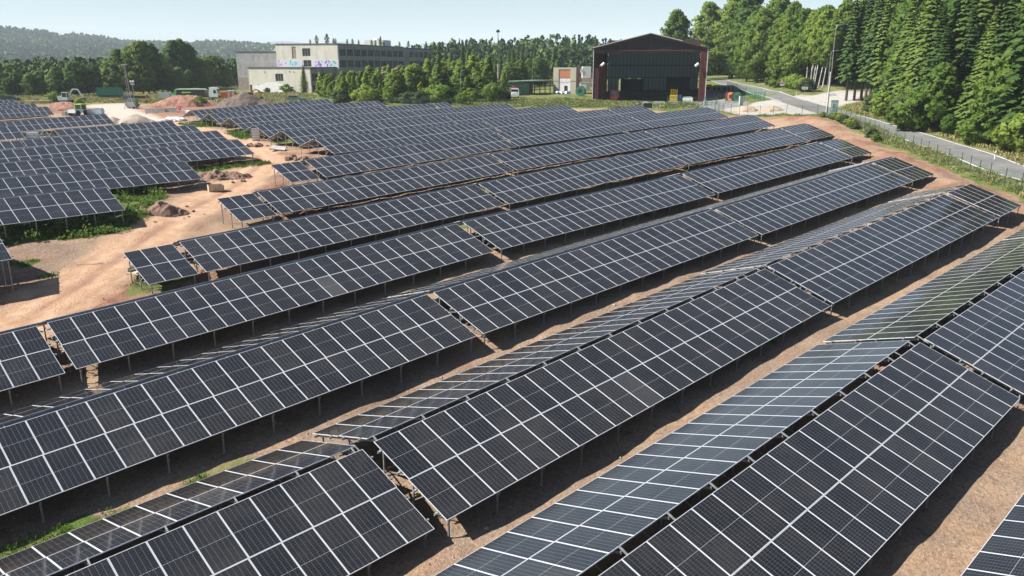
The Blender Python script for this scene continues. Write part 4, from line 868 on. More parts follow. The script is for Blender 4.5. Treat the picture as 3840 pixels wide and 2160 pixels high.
def spruce_crown(seed, h=20., w=3.4, base=1.2, leaf=.36, bare=0., dens=1.):
    L = Leaves(seed); r = L.r; z = base; qs = []; ns_ = []
    while z < h - .25:
        f = (z - base) / (h - base); R = w * ((1 - f) ** .85) * (.75 + .25 * min(1, f * 6)); nb = int((9 - 4 * f) * dens); a0 = r.random() * 6
        for k in range(nb):
            a = a0 + 2 * math.pi * k / nb + r.uniform(-.25, .25); Rb = R * r.uniform(.62, 1.12); st = max(2, int(Rb / (leaf * .42))); dz0 = r.uniform(-.1, .1)
            t = (np.arange(st) + .5) / st; dx, dy = math.cos(a), math.sin(a); rad_ = Rb * (bare + (1 - bare) * t)
            zz = z + dz0 + Rb * (.18 * t - .62 * t ** 2) + .12 * Rb * t ** 4
            wd = leaf * (1.25 - .75 * t) * (1 + .25 * r.normal(size=st)); c = np.stack([dx * rad_, dy * rad_, zz], -1)
            side = np.array([-dy, dx, 0.]); along = np.array([dx, dy, -.45]) * (Rb / st * .75)
            for s_ in (-1, 1):    # two drooping rows of twigs either side of the branch
                tip = c + side * (s_ * wd)[:, None] * 1.5 + np.array([0, 0, -1.]) * (wd * r.uniform(.4, 1.1, st))[:, None]
                q = np.stack([c - along, c + along, tip + along * .7, tip - along * .9], 1); qs.append(q); nmv = np.repeat((np.array([dx * .75, dy * .75, .75]) + side * s_ * .35)[None], st, 0); ns_.append(nmv / np.linalg.norm(nmv, axis=1, keepdims=True))
        z += (.42 + .30 * (1 - f)) * r.uniform(.8, 1.2)
    L.quads(np.concatenate(qs), np.concatenate(ns_)); tip = np.array([[0, 0, h - .2 - .25 * i] for i in range(4)]); L.cards(np.repeat(tip, 6, 0) + r.normal(size=(24, 3)) * .08, .18, np.repeat(np.array([[0, 0, 1.]]), 24, 0)); return L
SPEC = {}
def species():
    for i in range(4): SPEC['spruce', i] = (spruce_crown(10 + i, 20, 3.3 + .5 * (i % 2), .9, .38).mesh('crown', L_SPR), MB().tube((0, 0, -.8), (0, 0, 17), .24, .04, 7).mesh('trunk', M_BARK), 20.)
    for i in range(2): SPEC['spruce_high', i] = (spruce_crown(20 + i, 20, 3.0, 4.4, .38).mesh('crown', L_SPR), MB().tube((0, 0, -.8), (0, 0, 17), .27, .05, 8).mesh('trunk', M_BARK), 20.)
    for i in range(4):
        SPEC['broad', i] = (crown_round(30 + i, 12, 3.7, 1.2, 80, 60, .3, 1.05).mesh('crown', L_DEC), limbs(MB(), 12, .2, 2.2, 9, 2.6, i).mesh('trunk', M_BARK), 12.)
    for i in range(3):
        SPEC['tall_broad', i] = (crown_round(40 + i, 20, 4.5, 1.6, 120, 60, .38, 1.35, 'oval').mesh('crown', L_DEC), limbs(MB(), 20, .3, 4, 12, 3.2, i + 9).mesh('trunk', M_BARK), 20.)
    for i in range(4):
        SPEC['young_birch', i] = (crown_round(50 + i, 9, 2.3, .5, 60, 44, .22, .62, 'cone' if i % 2 else 'oval').mesh('crown', L_BIR), limbs(MB(), 9, .09, 1.2, 6, 1.0, i + 20).mesh('trunk', M_BBARK), 9.)
    for i in range(3):
        SPEC['tall_birch', i] = (crown_round(60 + i, 17, 2.5, 6.2, 52, 75, .27, 1.0, 'oval').mesh('crown', L_BIR), limbs(MB(), 17, .17, 5.5, 9, 1.8, i + 30).mesh('trunk', M_BBARK), 17.)
    for i in range(3):
        SPEC['shrub', i] = (crown_round(70 + i, 3, 1.7, .25, 26, 70, .17, .62).mesh('crown', L_WIL if i == 0 else L_BIR), limbs(MB(), 2.6, .05, .3, 6, 1.2, i + 40).mesh('trunk', M_BARK), 3.)
species()
NV = {'spruce': 4, 'spruce_high': 2, 'broad': 4, 'tall_broad': 3, 'young_birch': 4, 'tall_birch': 3, 'shrub': 3}
NMS = {'spruce': 'spruce_tree', 'spruce_high': 'spruce_tree', 'broad': 'broadleaf_tree', 'tall_broad': 'broadleaf_tree', 'young_birch': 'birch_tree', 'tall_birch': 'birch_tree', 'shrub': 'shrub'}
def tree(kind, x, y, h, label, group=None, wide=1., lean=0., cat=None, z=None, i=None):
    cr, tk, h0 = SPEC[kind, RNG.randrange(NV[kind]) if i is None else i]
    t = thing(NMS[kind], label, cat or ('shrub' if kind == 'shrub' else 'tree'), (x, y, gz(x, y) if z is None else z), RNG.uniform(0, 6.28), group)
    s = h / h0; t.scale = (s * wide, s * wide, s)
    t.rotation_euler = (RNG.uniform(-.03, .03), RNG.uniform(-.03, .03), t.rotation_euler[2])
    if lean: t.rotation_euler = (0, lean, FR)
    link('crown', cr, t); link('trunk', tk, t); return t
def scatter(poly, sp, seed, keep=None):
    """roughly even random points inside a polygon"""
    g = random.Random(seed); x0, x1 = min(p[0] for p in poly), max(p[0] for p in poly); y0, y1 = min(p[1] for p in poly), max(p[1] for p in poly); out = []
    nx, ny = int((x1 - x0) / sp) + 1, int((y1 - y0) / sp) + 1
    P = [(x0 + (i + g.uniform(.1, .9)) * sp, y0 + (j + g.uniform(.1, .9)) * sp) for i in range(nx) for j in range(ny)]
    A = np.array(P); ok = inpoly(A[:, 0], A[:, 1], poly)
    return [p for p, o in zip(P, ok) if o and (keep is None or keep(*p))]
def px_of(x, y):   # horizontal bearing in degrees to the right of the view centre
    return 46.4 - math.degrees(math.atan2(y, x))
inview = lambda x, y: -36 < px_of(x, y) < 36
# right forest: dark spruces with some broadleaf trees, in depth behind the road verge
EDGE = [(112, 22), (118, 30.5), (124, 35.5), (128, 40.5), (132, 46), (139, 51.5), (152, 60), (160, 64)]
def rf_h(x, y): return RNG.uniform(20, 26)
g = random.Random(3)
front = []
for (ax, ay), (bx, by) in zip(EDGE, EDGE[1:]):
    L = math.hypot(bx - ax, by - ay); n = max(1, round(L / 3.4)); front += [(ax + (bx - ax) * (i + g.random() * .6) / n, ay + (by - ay) * (i + g.random() * .6) / n) for i in range(n)]
for k, (x, y) in enumerate(front):
    kind = 'spruce' if k % 4 else 'broad'
    tree(kind, x + g.uniform(0, 2), y - g.uniform(0, 1.5), g.uniform(15, 25) if kind == 'spruce' else g.uniform(8, 13), 'dark spruce at the front edge of the forest right of the road' if kind == 'spruce' else 'bright broadleaf tree at the front edge of the forest right of the road', 'spruces at the forest edge by the road' if kind == 'spruce' else 'broadleaf trees at the forest edge by the road', wide=g.uniform(.95, 1.35) if kind == 'spruce' else 1.15)
for k, (x, y) in enumerate(front[::2]):
    tree('broad' if k % 3 == 0 else 'shrub', x - 2.0 + g.uniform(-.6, .6), y + 1.6 + g.uniform(-.6, .6), g.uniform(3, 5.5), 'low leafy bush at the foot of the forest edge by the road', 'bushes at the foot of the forest edge', wide=1.2, cat='shrub')
RF = [(116, 18), (122, 28), (130, 36), (137, 45), (155, 57), (166, 64), (168, 50), (150, 30), (130, 12)]
for x, y in scatter(RF, 4.6, 11, inview):
    kd = 'spruce' if g.random() < .75 else 'tall_broad'
    tree(kd, x, y, g.uniform(17, 27), 'tall dark spruce in the second rank of the forest right of the road' if kd == 'spruce' else 'tall broadleaf tree in the second rank of the forest right of the road', 'spruces inside the right forest' if kd == 'spruce' else 'broadleaf trees inside the right forest')
RF2 = [(170, 66), (176, 70), (196, 76), (214, 86), (236, 96), (270, 112), (270, 55), (220, 25), (170, 10), (135, 10), (152, 30), (170, 50)]
for x, y in scatter(RF2, 7.6, 12, inview):
    kd = 'spruce' if g.random() < .6 else 'tall_broad'
    tree(kd, x, y, g.uniform(21, 27), 'tall spruce on the slope behind the right forest' if kd == 'spruce' else 'tall broadleaf tree on the slope behind the right forest', 'spruces on the far slope' if kd == 'spruce' else 'broadleaf trees on the far slope')
for k, (x, y) in enumerate([(170.3, 76.2), (171.2, 74.9), (171.6, 73.6), (170.4, 72.2), (169.2, 70.8), (168, 69.4), (166, 67.6), (175, 72.5), (176, 69.5)]):
    tree('spruce_high', x, y, g.uniform(21, 24), 'spruce with bare lower trunk at the corner of the track beside the lamp', 'bare trunked spruces at the track corner')
# birch grove beyond the junction
for k, (x, y, ln) in enumerate([(212, 109, 0), (211, 107.6, .03), (207.2, 104.8, -.03), (203.5, 102.5, .05), (199.3, 100, 0), (198, 98.3, .06), (195.5, 96.8, -.02), (193.2, 95.2, .07), (191, 93.8, .09), (187.2, 90.9, .12), (184.6, 88.6, .11), (216, 111, 0), (219, 113, .03), (206, 99, 0), (215, 104, 0)]):
    tree('tall_birch', x, y, g.uniform(15.5, 19), 'slender birch with bare white trunk in the grove beyond the junction', 'white trunked birches beyond the junction', lean=ln)
LW = [(190, 104), (199, 109), (207, 114), (218, 124), (231, 136), (246, 150), (262, 166), (300, 170), (290, 130), (240, 100), (214, 96)]
for x, y in scatter(LW, 5.6, 14, inview):
    if dpoly(np.array([x]), np.array([y]), ROADC)[0] < 5.5: continue
    kd = ('tall_broad', 'tall_birch', 'broad', 'tall_broad')[g.randrange(4)]; far = (x - 200) / 60
    tree(kd, x, y, {'tall_broad': g.uniform(17, 22), 'tall_birch': g.uniform(14, 18), 'broad': g.uniform(10, 14)}[kd], {'tall_broad': 'large dense broadleaf tree in the wood between hangar and birch grove', 'tall_birch': 'birch mixed into the wood between hangar and birch grove', 'broad': 'rounded smaller tree in the wood between hangar and birch grove'}[kd], {'tall_broad': 'large trees of the middle wood', 'tall_birch': 'birches of the middle wood', 'broad': 'smaller trees of the middle wood'}[kd], wide=1.05)
for x, y, h, lb in ((243, 172, 24, 'round topped pale green poplar just right of the hangar roof'), (262, 160, 29, 'highest poplar left of the gap in the wood right of the hangar'), (255, 150, 28, 'second highest poplar in the wood right of the hangar'), (268, 175, 27, 'poplar rising behind the left part of the middle wood'), (256, 141, 26, 'broad poplar rising above the middle of the wood')):
    tree('tall_broad', x, y, h, lb, wide=1.15)
for x, y in ((200, 105.5), (196, 102), (192, 99.4), (188, 96.5), (184, 93.2), (181, 90.6), (203, 110), (209, 115)):
    tree('shrub', x, y, g.uniform(2.2, 3.4), 'low green bush under the birches beyond the road junction', 'bushes under the birch grove', wide=1.4)
# young thicket in front of the factory and hangar
TH = [(113, 191), (108, 180), (112.5, 162), (117, 153.5), (137, 153), (149, 164), (158, 176), (176, 186), (205, 200), (240, 224), (262, 262), (230, 276), (146, 243), (128, 222)]
def th_keep(x, y): return 8 < math.hypot(x - 205, y - 190) and not (134 < x < 150 and 197 < y < 208) and not (160 < x < 192 and 196 < y < 226)
for x, y in scatter(TH, 4.3, 15, th_keep):
    d = math.hypot(x, y); rr = g.random()
    if d > 262 and rr < .45: continue
    kd = 'young_birch' if rr < .72 else ('broad' if rr < .9 else 'spruce'); b = px_of(x, y)
    if kd == 'spruce' and b < -6: kd = 'young_birch'
    h = {'young_birch': g.uniform(4, 10.5), 'broad': g.uniform(4, 9), 'spruce': g.uniform(10, 14)}[kd] * (1.12 if b > 0 else 1 if b > -6 else .82 if b > -10 else .66)
    tree(kd, x, y, h, {'young_birch': 'yellow green young birch in the thicket between factory and hangar', 'broad': 'bushy young tree in the thicket between factory and hangar', 'spruce': 'dark young spruce rising from the thicket between factory and hangar'}[kd], {'young_birch': 'young birches of the thicket', 'broad': 'bushy trees of the thicket', 'spruce': 'spruces of the thicket'}[kd], wide=g.uniform(.85, 1.6) if kd != 'spruce' else 1.15)
for i in range(26):
    f = i / 25; x, y = (112.5 + (110.5 - 112.5) * 0 + f * 0, 0)
    a = rad(61.5 - 24 * f + g.uniform(-.4, .4)); d = 188 + 22 * abs(f - .45) + g.uniform(-3, 6); x, y = d * math.cos(a), d * math.sin(a)
    if inpoly(np.array([x]), np.array([y]), SITE)[0] or y < 142: continue
    tree('shrub', x, y, g.uniform(2, 4.2), 'pale green bush at the foot of the thicket between factory and hangar', 'bushes at the foot of the thicket', wide=g.uniform(1, 1.7))
tree('broad', 120.3, 160.5, 8.6, 'dark rounded willow standing alone before the rusty shed', wide=1.35, i=1)
tree('broad', 113.2, 158.6, 7.4, 'broad leafy tree between the dark willow and the solar panels', wide=1.1)
tree('spruce', 139.6, 163.5, 14.2, 'tall pointed dark spruce behind the street lamp left of the mast', wide=1.0, i=0)
tree('spruce', 158.5, 173.5, 10.4, 'dark spruce behind the roof of the green shed', wide=1.15, i=2)
tree('spruce', 138.9, 247.0, 9.2, 'single dark spruce before the front wall of the factory', wide=1.5, i=1)
tree('shrub', 133.2, 262.3, 1.7, 'small round bush near the factory entrance', wide=1.1, i=0); tree('shrub', 137.3, 256.2, 2.8, 'wide green bush left of the spruce at the factory wall', wide=1.35, i=1)
# trees behind the field at the left
for x, y, h, kd in [(58, 296, 6.5, 'broad'), (63.9, 299.7, 5.5, 'broad'), (66, 301, 7, 'broad'), (69.1, 295.3, 7, 'broad'), (72, 296, 7.5, 'broad'), (75.1, 291.1, 8.6, 'broad'), (79.9, 287.4, 10.4, 'broad'), (83, 290, 9.5, 'broad'), (86, 296, 9, 'broad'), (89.7, 303.4, 9.5, 'broad'), (93.6, 299.7, 11.5, 'young_birch'), (96.6, 296.9, 14.6, 'tall_broad'), (99.5, 294, 15.5, 'tall_broad'), (102.1, 291.6, 17, 'tall_broad'), (105.5, 296, 17, 'tall_broad'), (108.4, 298.6, 16.5, 'tall_broad'), (113, 303, 13, 'tall_broad'), (121, 311, 18, 'tall_broad'), (124.5, 313.5, 18.5, 'tall_broad'), (128, 315, 17, 'tall_broad'), (133.2, 318.4, 11.6, 'broad'), (138, 322, 12, 'broad'), (142.6, 325.5, 12.6, 'broad'), (146.8, 324, 8, 'broad'), (112, 292, 6, 'broad'), (117, 297, 8.5, 'broad'), (122, 300, 7.5, 'broad'), (130, 306, 8.4, 'broad')]:
    tree(kd, x, y, h, {'broad': 'rounded leafy tree in the front line behind the hay field', 'tall_broad': 'tall dense tree in the high clump behind the hay field', 'young_birch': 'slim birch beside the high clump behind the hay field'}[kd], {'broad': 'trees in the front line behind the field', 'tall_broad': 'tall trees of the clump behind the field'}.get(kd), wide=1.25)
BK = [(46, 312), (70, 305), (92, 310), (118, 318), (150, 332), (170, 350), (160, 400), (70, 400), (40, 350)]
BK2 = [(175, 356), (262, 352), (300, 330), (330, 380), (260, 440), (170, 420)]
# saplings on the factory roof
for k, (fx, fy, h) in enumerate([(12.6, 3, 1.8), (15.5, 2.5, 3.2), (19.3, 3, 3.8), (21, 5, 2.2), (22.3, 4, 2.0), (24.4, 9, 2.0), (24.2, 14, 2.2), (24.3, 19, 1.9), (24.2, 31, 2.4), (24, 35, 2.2), (24, 40, 4.0), (24, 43, 2.0), (24, 60, 2.4), (24.0, 70, 3.0), (24, 92, 3.4)]):
    c, s = math.cos(BZ), math.sin(BZ); yy = 19 + fy
    tree('young_birch', 130.8 + c * fx - s * yy, 270.3 + s * fx + c * yy, h * .9, 'sapling growing on the flat roof of the factory', 'saplings on the factory roof', z=16 + 6.9 + .2)
# yellow bush by the excavator, growth at the mast foot and between the heaps
tree('shrub', 64.5, 252.0, 3.0, 'yellow green bush left of the pale excavator', wide=1.1, i=1)
for x, y, h, lb in ((70.5, 210, 1.8, 'dark bush at the foot of the mobile mast'), (81.5, 196, 2.3, 'yellow green bush between the red and the dark earth heap'), (84, 199, 1.9, 'smaller bush right beside the one between the heaps'), (66.5, 238, 1.6, 'low green bush before the excavator')): tree('shrub', x, y, h, lb, wide=1.5)
# bushes along the road fence
fb = []
for k, (f, h) in enumerate([(7.2, 1.0), (7.6, 1.4), (8.8, 1.1), (9.1, 1.4), (9.5, 1.3), (9.9, 1.3), (10.3, 1.2), (10.6, 1.0), (11.3, .9)]):
    i = int(f); u = f - i; a, b2 = FENCE[i], FENCE[i + 1]; x, y = a[0] + (b2[0] - a[0]) * u - .8, a[1] + (b2[1] - a[1]) * u + .9
    tree('shrub', x, y, h, 'small bush growing against the road fence', 'bushes along the road fence', wide=1.3)
# ------------------------------------------------------------------ weeds and grass as ground cover
def cover(name, pts, h, m, seed, leaf=.12, per=14, blades=True):
    L = Leaves(seed); r = L.r; A = np.array(pts); Z = ground_h(A[:, 0], A[:, 1]); n = len(A)
    hh = (h * r.uniform(.4, 1.25, n)); c = np.repeat(np.c_[A, Z], per, 0); H = np.repeat(hh, per)
    off = r.normal(size=(n * per, 3)) * np.array([.16, .16, 0]) * (1 + H[:, None] * .8); c = c + off; a = r.uniform(0, 6.28, n * per)
    if blades:
        d = np.stack([np.cos(a), np.sin(a), 0 * a], -1); tip = c + d * (H * r.uniform(.1, .6, n * per))[:, None] + np.array([0, 0, 1.]) * (H * r.uniform(.5, 1, n * per))[:, None]
        s = np.stack([-np.sin(a), np.cos(a), 0 * a], -1) * (leaf * .5); mid = (c + tip) / 2 + np.array([0, 0, .06]); L.quads(np.stack([c - s * .6, mid - s, tip, mid + s], 1))
    else:
        c[:, 2] += H * r.random(n * per); L.cards(c, leaf)
    return tag(link(name, L.mesh(name, m)), kind='stuff')
def pts_in(polys, dens, seed):
    r = np.random.default_rng(seed); out = []
    for p in polys:
        x0, x1 = min(a[0] for a in p), max(a[0] for a in p); y0, y1 = min(a[1] for a in p), max(a[1] for a in p); n = int((x1 - x0) * (y1 - y0) * dens); x = r.uniform(x0, x1, n); y = r.uniform(y0, y1, n); k = inpoly(x, y, p) & (fbm(x, y, 1.6, 2, 33) > .38); out += list(zip(x[k], y[k]))
    return out
cover('weeds', pts_in(GRASS[:1], 6, 1), .4, L_WEED, 1, .13, 16)
cover('weeds', pts_in(GRASS[:1], .8, 2), .8, L_WEED, 2, .11, 34, False)
cover('weeds', pts_in(GRASS[1:3] + GRASS[7:], 6, 3), .24, L_WEED, 3, .05, 22)
cover('weeds', pts_in(GRASS[3:7], 4, 4), .45, L_WEED, 4, .13, 12)
# small stones and tufts on the bare strips between the near rows
def gravel():
    r = np.random.default_rng(77); n = 7000; X = r.uniform(2, 75, n); Y = r.uniform(-2, 62, n); k = fbm(X, Y, 3, 3, 55) > r.uniform(.3, .7, n); X, Y = X[k], Y[k]; n = len(X)
    Z = ground_h(X, Y); S = r.uniform(.02, .07, n) * (1 + (r.random(n) > .96) * 1.4); base = np.array([(1, 0, 0), (0, 1, 0), (-1, 0, 0), (0, -1, 0), (0, 0, .8), (0, 0, -.4)], float)
    V = (base[None] * r.uniform(.6, 1.3, (n, 6, 1)) * S[:, None, None]); a = r.uniform(0, 6.28, n); c, s_ = np.cos(a)[:, None], np.sin(a)[:, None]; V = np.stack([V[..., 0] * c - V[..., 1] * s_, V[..., 0] * s_ + V[..., 1] * c, V[..., 2]], -1) + np.stack([X, Y, Z + S * .15], -1)[:, None]
    F = np.array([(0, 1, 4), (1, 2, 4), (2, 3, 4), (3, 0, 4)]); FF = (F[None] + 6 * np.arange(n)[:, None, None]).reshape(-1, 3); me = bpy.data.meshes.new('loose_stones'); me.from_pydata(V.reshape(-1, 3).tolist(), [], FF.tolist()); me.materials.append(mat('pale reddish stone', (.40, .29, .22), .9, noise=.4, nscale=.8)); tag(link('loose_stones', me), kind='stuff')
gravel()
r9 = np.random.default_rng(5); tf = np.stack([r9.uniform(8, 80, 900), r9.uniform(-4, 62, 900)], -1); tf = tf[(fbm(tf[:, 0], tf[:, 1], 5, 2, 71) > .62)]; cover('weeds', [tuple(p) for p in tf], .14, L_WEED, 31, .035, 14)
VERGE = [(a - .7, b + .7) for a, b in FENCE[1:]] + [(a + 1.9, b - 1.9) for a, b in FENCE[1:]][::-1]
cover('verge_grass', pts_in([VERGE], 5, 5), .3, L_WEED, 5, .1, 8); cover('dry_grass', pts_in([VERGE], 2.5, 25), .4, L_DRY, 25, .1, 8)
V2 = [(a + 2.9, b - 2.7) for a, b in ROADC[1:8]] + [(a + 1.5, b - 1.5) for a, b in EDGE[::-1]]
V2 = [(106, 26.5), (115, 32), (126, 43), (134.5, 52), (143.5, 61.5), (152, 68.5), (160, 70.5), (166, 70), (160, 63), (139, 50), (127, 38), (119, 29), (110, 20), (101, 18)]
cover('dry_grass', pts_in([V2], 2.2, 6), .6, L_DRY, 6, .14, 12); cover('verge_grass', pts_in([V2], 1.5, 7), .4, L_WEED, 7, .14, 12)
FG = [(114, 141), (120, 131.5), (126, 121.5), (133, 113), (136, 103), (141, 93), (150, 99), (158, 109), (170, 114), (157, 131), (152, 140), (138, 150), (118, 151)]
cover('dry_grass', pts_in([FG], 1.1, 8), .5, L_DRY, 8, .17, 10); cover('meadow_grass', pts_in([FG], 1.1, 9), .42, L_WEED, 9, .17, 10)
HF = [(101, 182), (97, 197), (88, 200), (80, 235), (74, 242), (60, 250), (48, 262), (50, 296), (72, 286), (95, 290), (112, 286), (128, 266), (140, 248), (125, 215), (112, 196)]
cover('hay_grass', pts_in([HF], .8, 10), .6, L_DRY, 10, .26, 9); cover('meadow_grass', pts_in([HF], .35, 11), .5, L_WEED, 11, .24, 9)

# ------------------------------------------------------------------ heaps, rubble, loose things
def heap(name, label, cat, cx, cy, rx, ry, h, rz, m, seed, lumps=.28, n=44, sharp=1.0, group=None):
    g_ = np.linspace(-1.15, 1.15, n); U, V = np.meshgrid(g_, g_); r = np.hypot(U, V)
    ns = fbm(U * rx + 50 + seed * 7, V * ry + 50, max(rx, ry) * .5, 4, seed); fine = fbm(U * rx + 90, V * ry + 90, .55, 3, seed + 3)
    Z = np.clip(1 - r ** (1.5 * sharp) * (1 + (ns - .5) * .9), 0, 1) ** .9 * h * (.7 + .6 * ns); Z = Z + (fine - .5) * lumps * np.clip(Z / h * 3, 0, 1)
    c, s = math.cos(rz), math.sin(rz); X = cx + c * U * rx - s * V * ry; Y = cy + s * U * rx + c * V * ry; G = ground_h(X, Y); z0 = gz(cx, cy)
    Zw = G + Z - np.where(Z < .02, .15, 0)
    vs = np.stack([X - cx, Y - cy, Zw - z0], -1).reshape(-1, 3); F = [(i * n + j, i * n + j + 1, (i + 1) * n + j + 1, (i + 1) * n + j) for i in range(n - 1) for j in range(n - 1) if r[i, j] < 1.12]
    me = bpy.data.meshes.new(name); me.from_pydata([tuple(v) for v in vs], [], F); me.materials.append(m); me.polygons.foreach_set('use_smooth', [True] * len(F)); o = link(name, me, loc=(cx, cy, z0)); return tag(o, label, cat, group)
heap('earth_heap', 'long heap of red earth in front of the green tipper truck', 'earth heap', 79.2, 199.5, 8.8, 3.8, 3.0, FR, M_EARTHR, 2, .5)
heap('earth_heap', 'dark brown earth heap below the orange containers', 'earth heap', 87, 184.5, 6.6, 3.6, 2.9, FR, M_EARTHD, 5, .45)
heap('gravel_heap', 'small grey gravel heap, left one of the two by the track', 'gravel heap', 52.2, 166.5, 1.9, 1.9, 1.3, FR, M_GRAVEL, 7, .1)
heap('gravel_heap', 'larger grey gravel heap, right one of the two by the track', 'gravel heap', 55.2, 164, 3.6, 2.4, 1.6, FR, M_GRAVEL, 9, .12)
heap('earth_heap', 'brown clod heap beside the weeds at the left field', 'earth heap', 26.9, 75.2, 2.1, 1.5, 1.0, FR, M_STONE, 11, .75, 70)
heap('rubble_heap', 'spread heap of brown clods and slabs at the end of the second left array', 'rubble heap', 38.2, 88.4, 3.6, 1.6, .6, FR + .2, M_STONE, 13, .9, 80)
heap('earth_heap', 'low red earth bank left of the tractor', 'earth heap', 57, 222, 7, 3, 1.5, FR, M_EARTHR, 15, .4)
heap('earth_heap', 'low red earth bank behind the gravel drive', 'earth heap', 63, 240, 4, 2, 1.0, FR, M_EARTHR, 16, .4)
heap('sand_heap', 'low sandy heap beside the road entrance, left one', 'sand heap', 139.2, 81.5, 2.6, 1.7, 1.0, FR, mat('sand heap', (.42, .31, .22), .95, noise=.3, nscale=2, bump=.6), 17, .1)
heap('sand_heap', 'low sandy heap beside the road entrance, right one', 'sand heap', 142.0, 77.6, 2.5, 1.5, .8, FR, bpy.data.materials['sand heap'], 19, .1)
rr = random.Random(21)
def stones(lst, label, group, sz):
    for i, (x, y) in enumerate(lst):
        s = sz * rr.uniform(.5, 1.3); o = MB().rock((0, 0, s * .3), s, rr.randrange(999), sq=.62).obj('stone', M_STONE, None, at(x, y)); o.rotation_euler = (rr.uniform(-.3, .3), rr.uniform(-.3, .3), rr.uniform(0, 6)); tag(o, label, 'stone', group)
stones([(53.0 + rr.uniform(-.9, .9), 109.4 + rr.uniform(-1.3, 1.3)) for _ in range(11)] + [(53.9, 107.4)], 'brown stone in the pile below the spare panel', 'stones below the spare panel', .34)
stones([(50.6 + rr.uniform(-1.1, 1.0), 93.4 + rr.uniform(-1.5, 1.6)) for _ in range(12)], 'brown stone in the pile by the last roof shaped array', 'stones by the last roof shaped array', .34)
stones([(33 + rr.uniform(-3, 8), 86 + rr.uniform(-2.5, 4)) for _ in range(16)], 'reddish clod scattered around the rubble heap', 'clods around the rubble heap', .22)
stones([(26.9 + rr.uniform(-3, 3), 74.6 + rr.uniform(-2.5, 2.2)) for _ in range(12)], 'brown clod scattered around the clod heap', 'clods around the clod heap', .15)
stones([(rr.uniform(139, 150), rr.uniform(108, 122)) for _ in range(16)], 'pale stone lying in the grass before the hangar', 'pale stones before the hangar', .4)
o = MB().prism([(-1.0, -.6), (1.1, -.5), (1.0, .55), (-.9, .6)], 0, .16).obj('stone_slab', M_CONC, None, at(52.6, 101.9, .3), FR); o.rotation_euler = (.28, .12, FR); tag(o, 'flat pale slab lying on earth near the roof shaped arrays', 'slab')
# open wooden box
t = thing('wooden_box', 'open pale wooden box tipped over beside the dirt track', 'box', at(34.9, 82.0), FR); t.rotation_euler = (0, .0, FR + .5)
MB().box(-.75, -.5, 0, .75, .5, .05).obj('bottom', M_WOOD, t)
for a, b2 in (((-.75, -.5), (.75, -.5)), ((-.75, .5), (.75, .5)), ((-.75, -.5), (-.75, .5)), ((.75, -.5), (.75, .5))):
    MB().beam((a[0], a[1], .35), (b2[0], b2[1], .35), .04, .62).obj('side', M_WOOD, t)
# spare solar panel leaning
def cell_sheet(name, label, x, y, rz, lean, cols=3, rows=5, w=1.13, h=2.0):
    t = thing(name, label, 'solar panel', at(x, y), rz); M = Matrix.Rotation(lean, 4, 'X')
    f = MB().box(-w / 2, -.02, 0, w / 2, .02, h, M=M); f.obj('frame', PM[1], t)
    g2 = MB()
    for i in range(rows): g2.box(-w / 2 + .05, -.026, h * (i + .12) / rows, w / 2 - .05, -.021, h * (i + .62) / rows, M=M)
    g2.obj('cells', mat('light blue cells', (.35, .45, .58), .25), t); MB().beam((0, .9, .02), (0, .25, h * .7), .04, .04).obj('prop', M_GALV, t)
cell_sheet('spare_panel', 'single pale striped panel leaning upright below the roof shaped arrays', 55.9, 114.9, FR + .25, rad(14))
t = thing('site_sign', 'blank dark board standing behind the far arrays before the hangar', 'sign', at(133.9, 100.6), FR)
MB().box(-.95, 0, .35, .95, .06, 1.35).obj('board', M_DARK, t); MB().box(-1.0, -.02, .3, 1.0, .0, .35).box(-1.0, -.02, 1.35, 1.0, 0, 1.4).box(-1.0, -.02, .35, -.95, 0, 1.35).box(.95, -.02, .35, 1.0, 0, 1.35).obj('frame', M_WHITE, t)
for x in (-.8, .8): MB().box(x - .04, .06, -.2, x + .04, .12, .5).obj('leg', M_GALV, t)
# white switch cabinet beside the bare frame
t = thing('switch_cabinet', 'white electrical cabinet mounted on the bare frame in the left field', 'cabinet', at(30.2, 133.0, .2), FR)
MB().box(-.85, 0, .9, .85, .35, 2.3).obj('case', mat('light grey case', (.60, .62, .63), .5), t); MB().box(-.12, -.01, 1.5, .12, -.001, 1.62).obj('handle', M_DARK, t)
for x in (-.7, .7): MB().box(x - .05, .1, -.3, x + .05, .2, .9).obj('leg', M_GALV, t)
# cart half hidden under the small array of the fifth row
t = thing('flat_trailer', 'cream flat trailer half hidden under the small array beside the track', 'trailer', at(19.0, 58.2), rad(112)); t.scale = (.75, .75, .75)
MB().box(-1.6, -.75, .75, 1.6, .75, .9).box(-1.6, -.75, .9, -1.5, .75, 1.3).box(1.5, -.75, .9, 1.6, .75, 1.3).obj('bed', mat('cream paint', (.55, .48, .34), .6, noise=.2), t)
MB().box(-1.4, -.3, .55, 1.4, .3, .75).obj('chassis', M_DARK, t); MB().beam((1.4, 0, .65), (2.6, 0, .4), .08, .08).obj('drawbar', M_DARK, t)
for y in (-.72, .72): MB().tube((0, y - .1, .4), (0, y + .1, .4), .4, .4, 16).obj('wheel', M_RUB, t)
o = MB().path([(-.9, 0, .04), (-.2, .1, .08), (.4, .05, .05), (1.0, .25, .05)], .03, 5).obj('wooden_pole', M_WOOD, None, at(17.0, 64.4), FR + .2); tag(o, 'thin pale branch lying on bare soil at the left', 'branch')
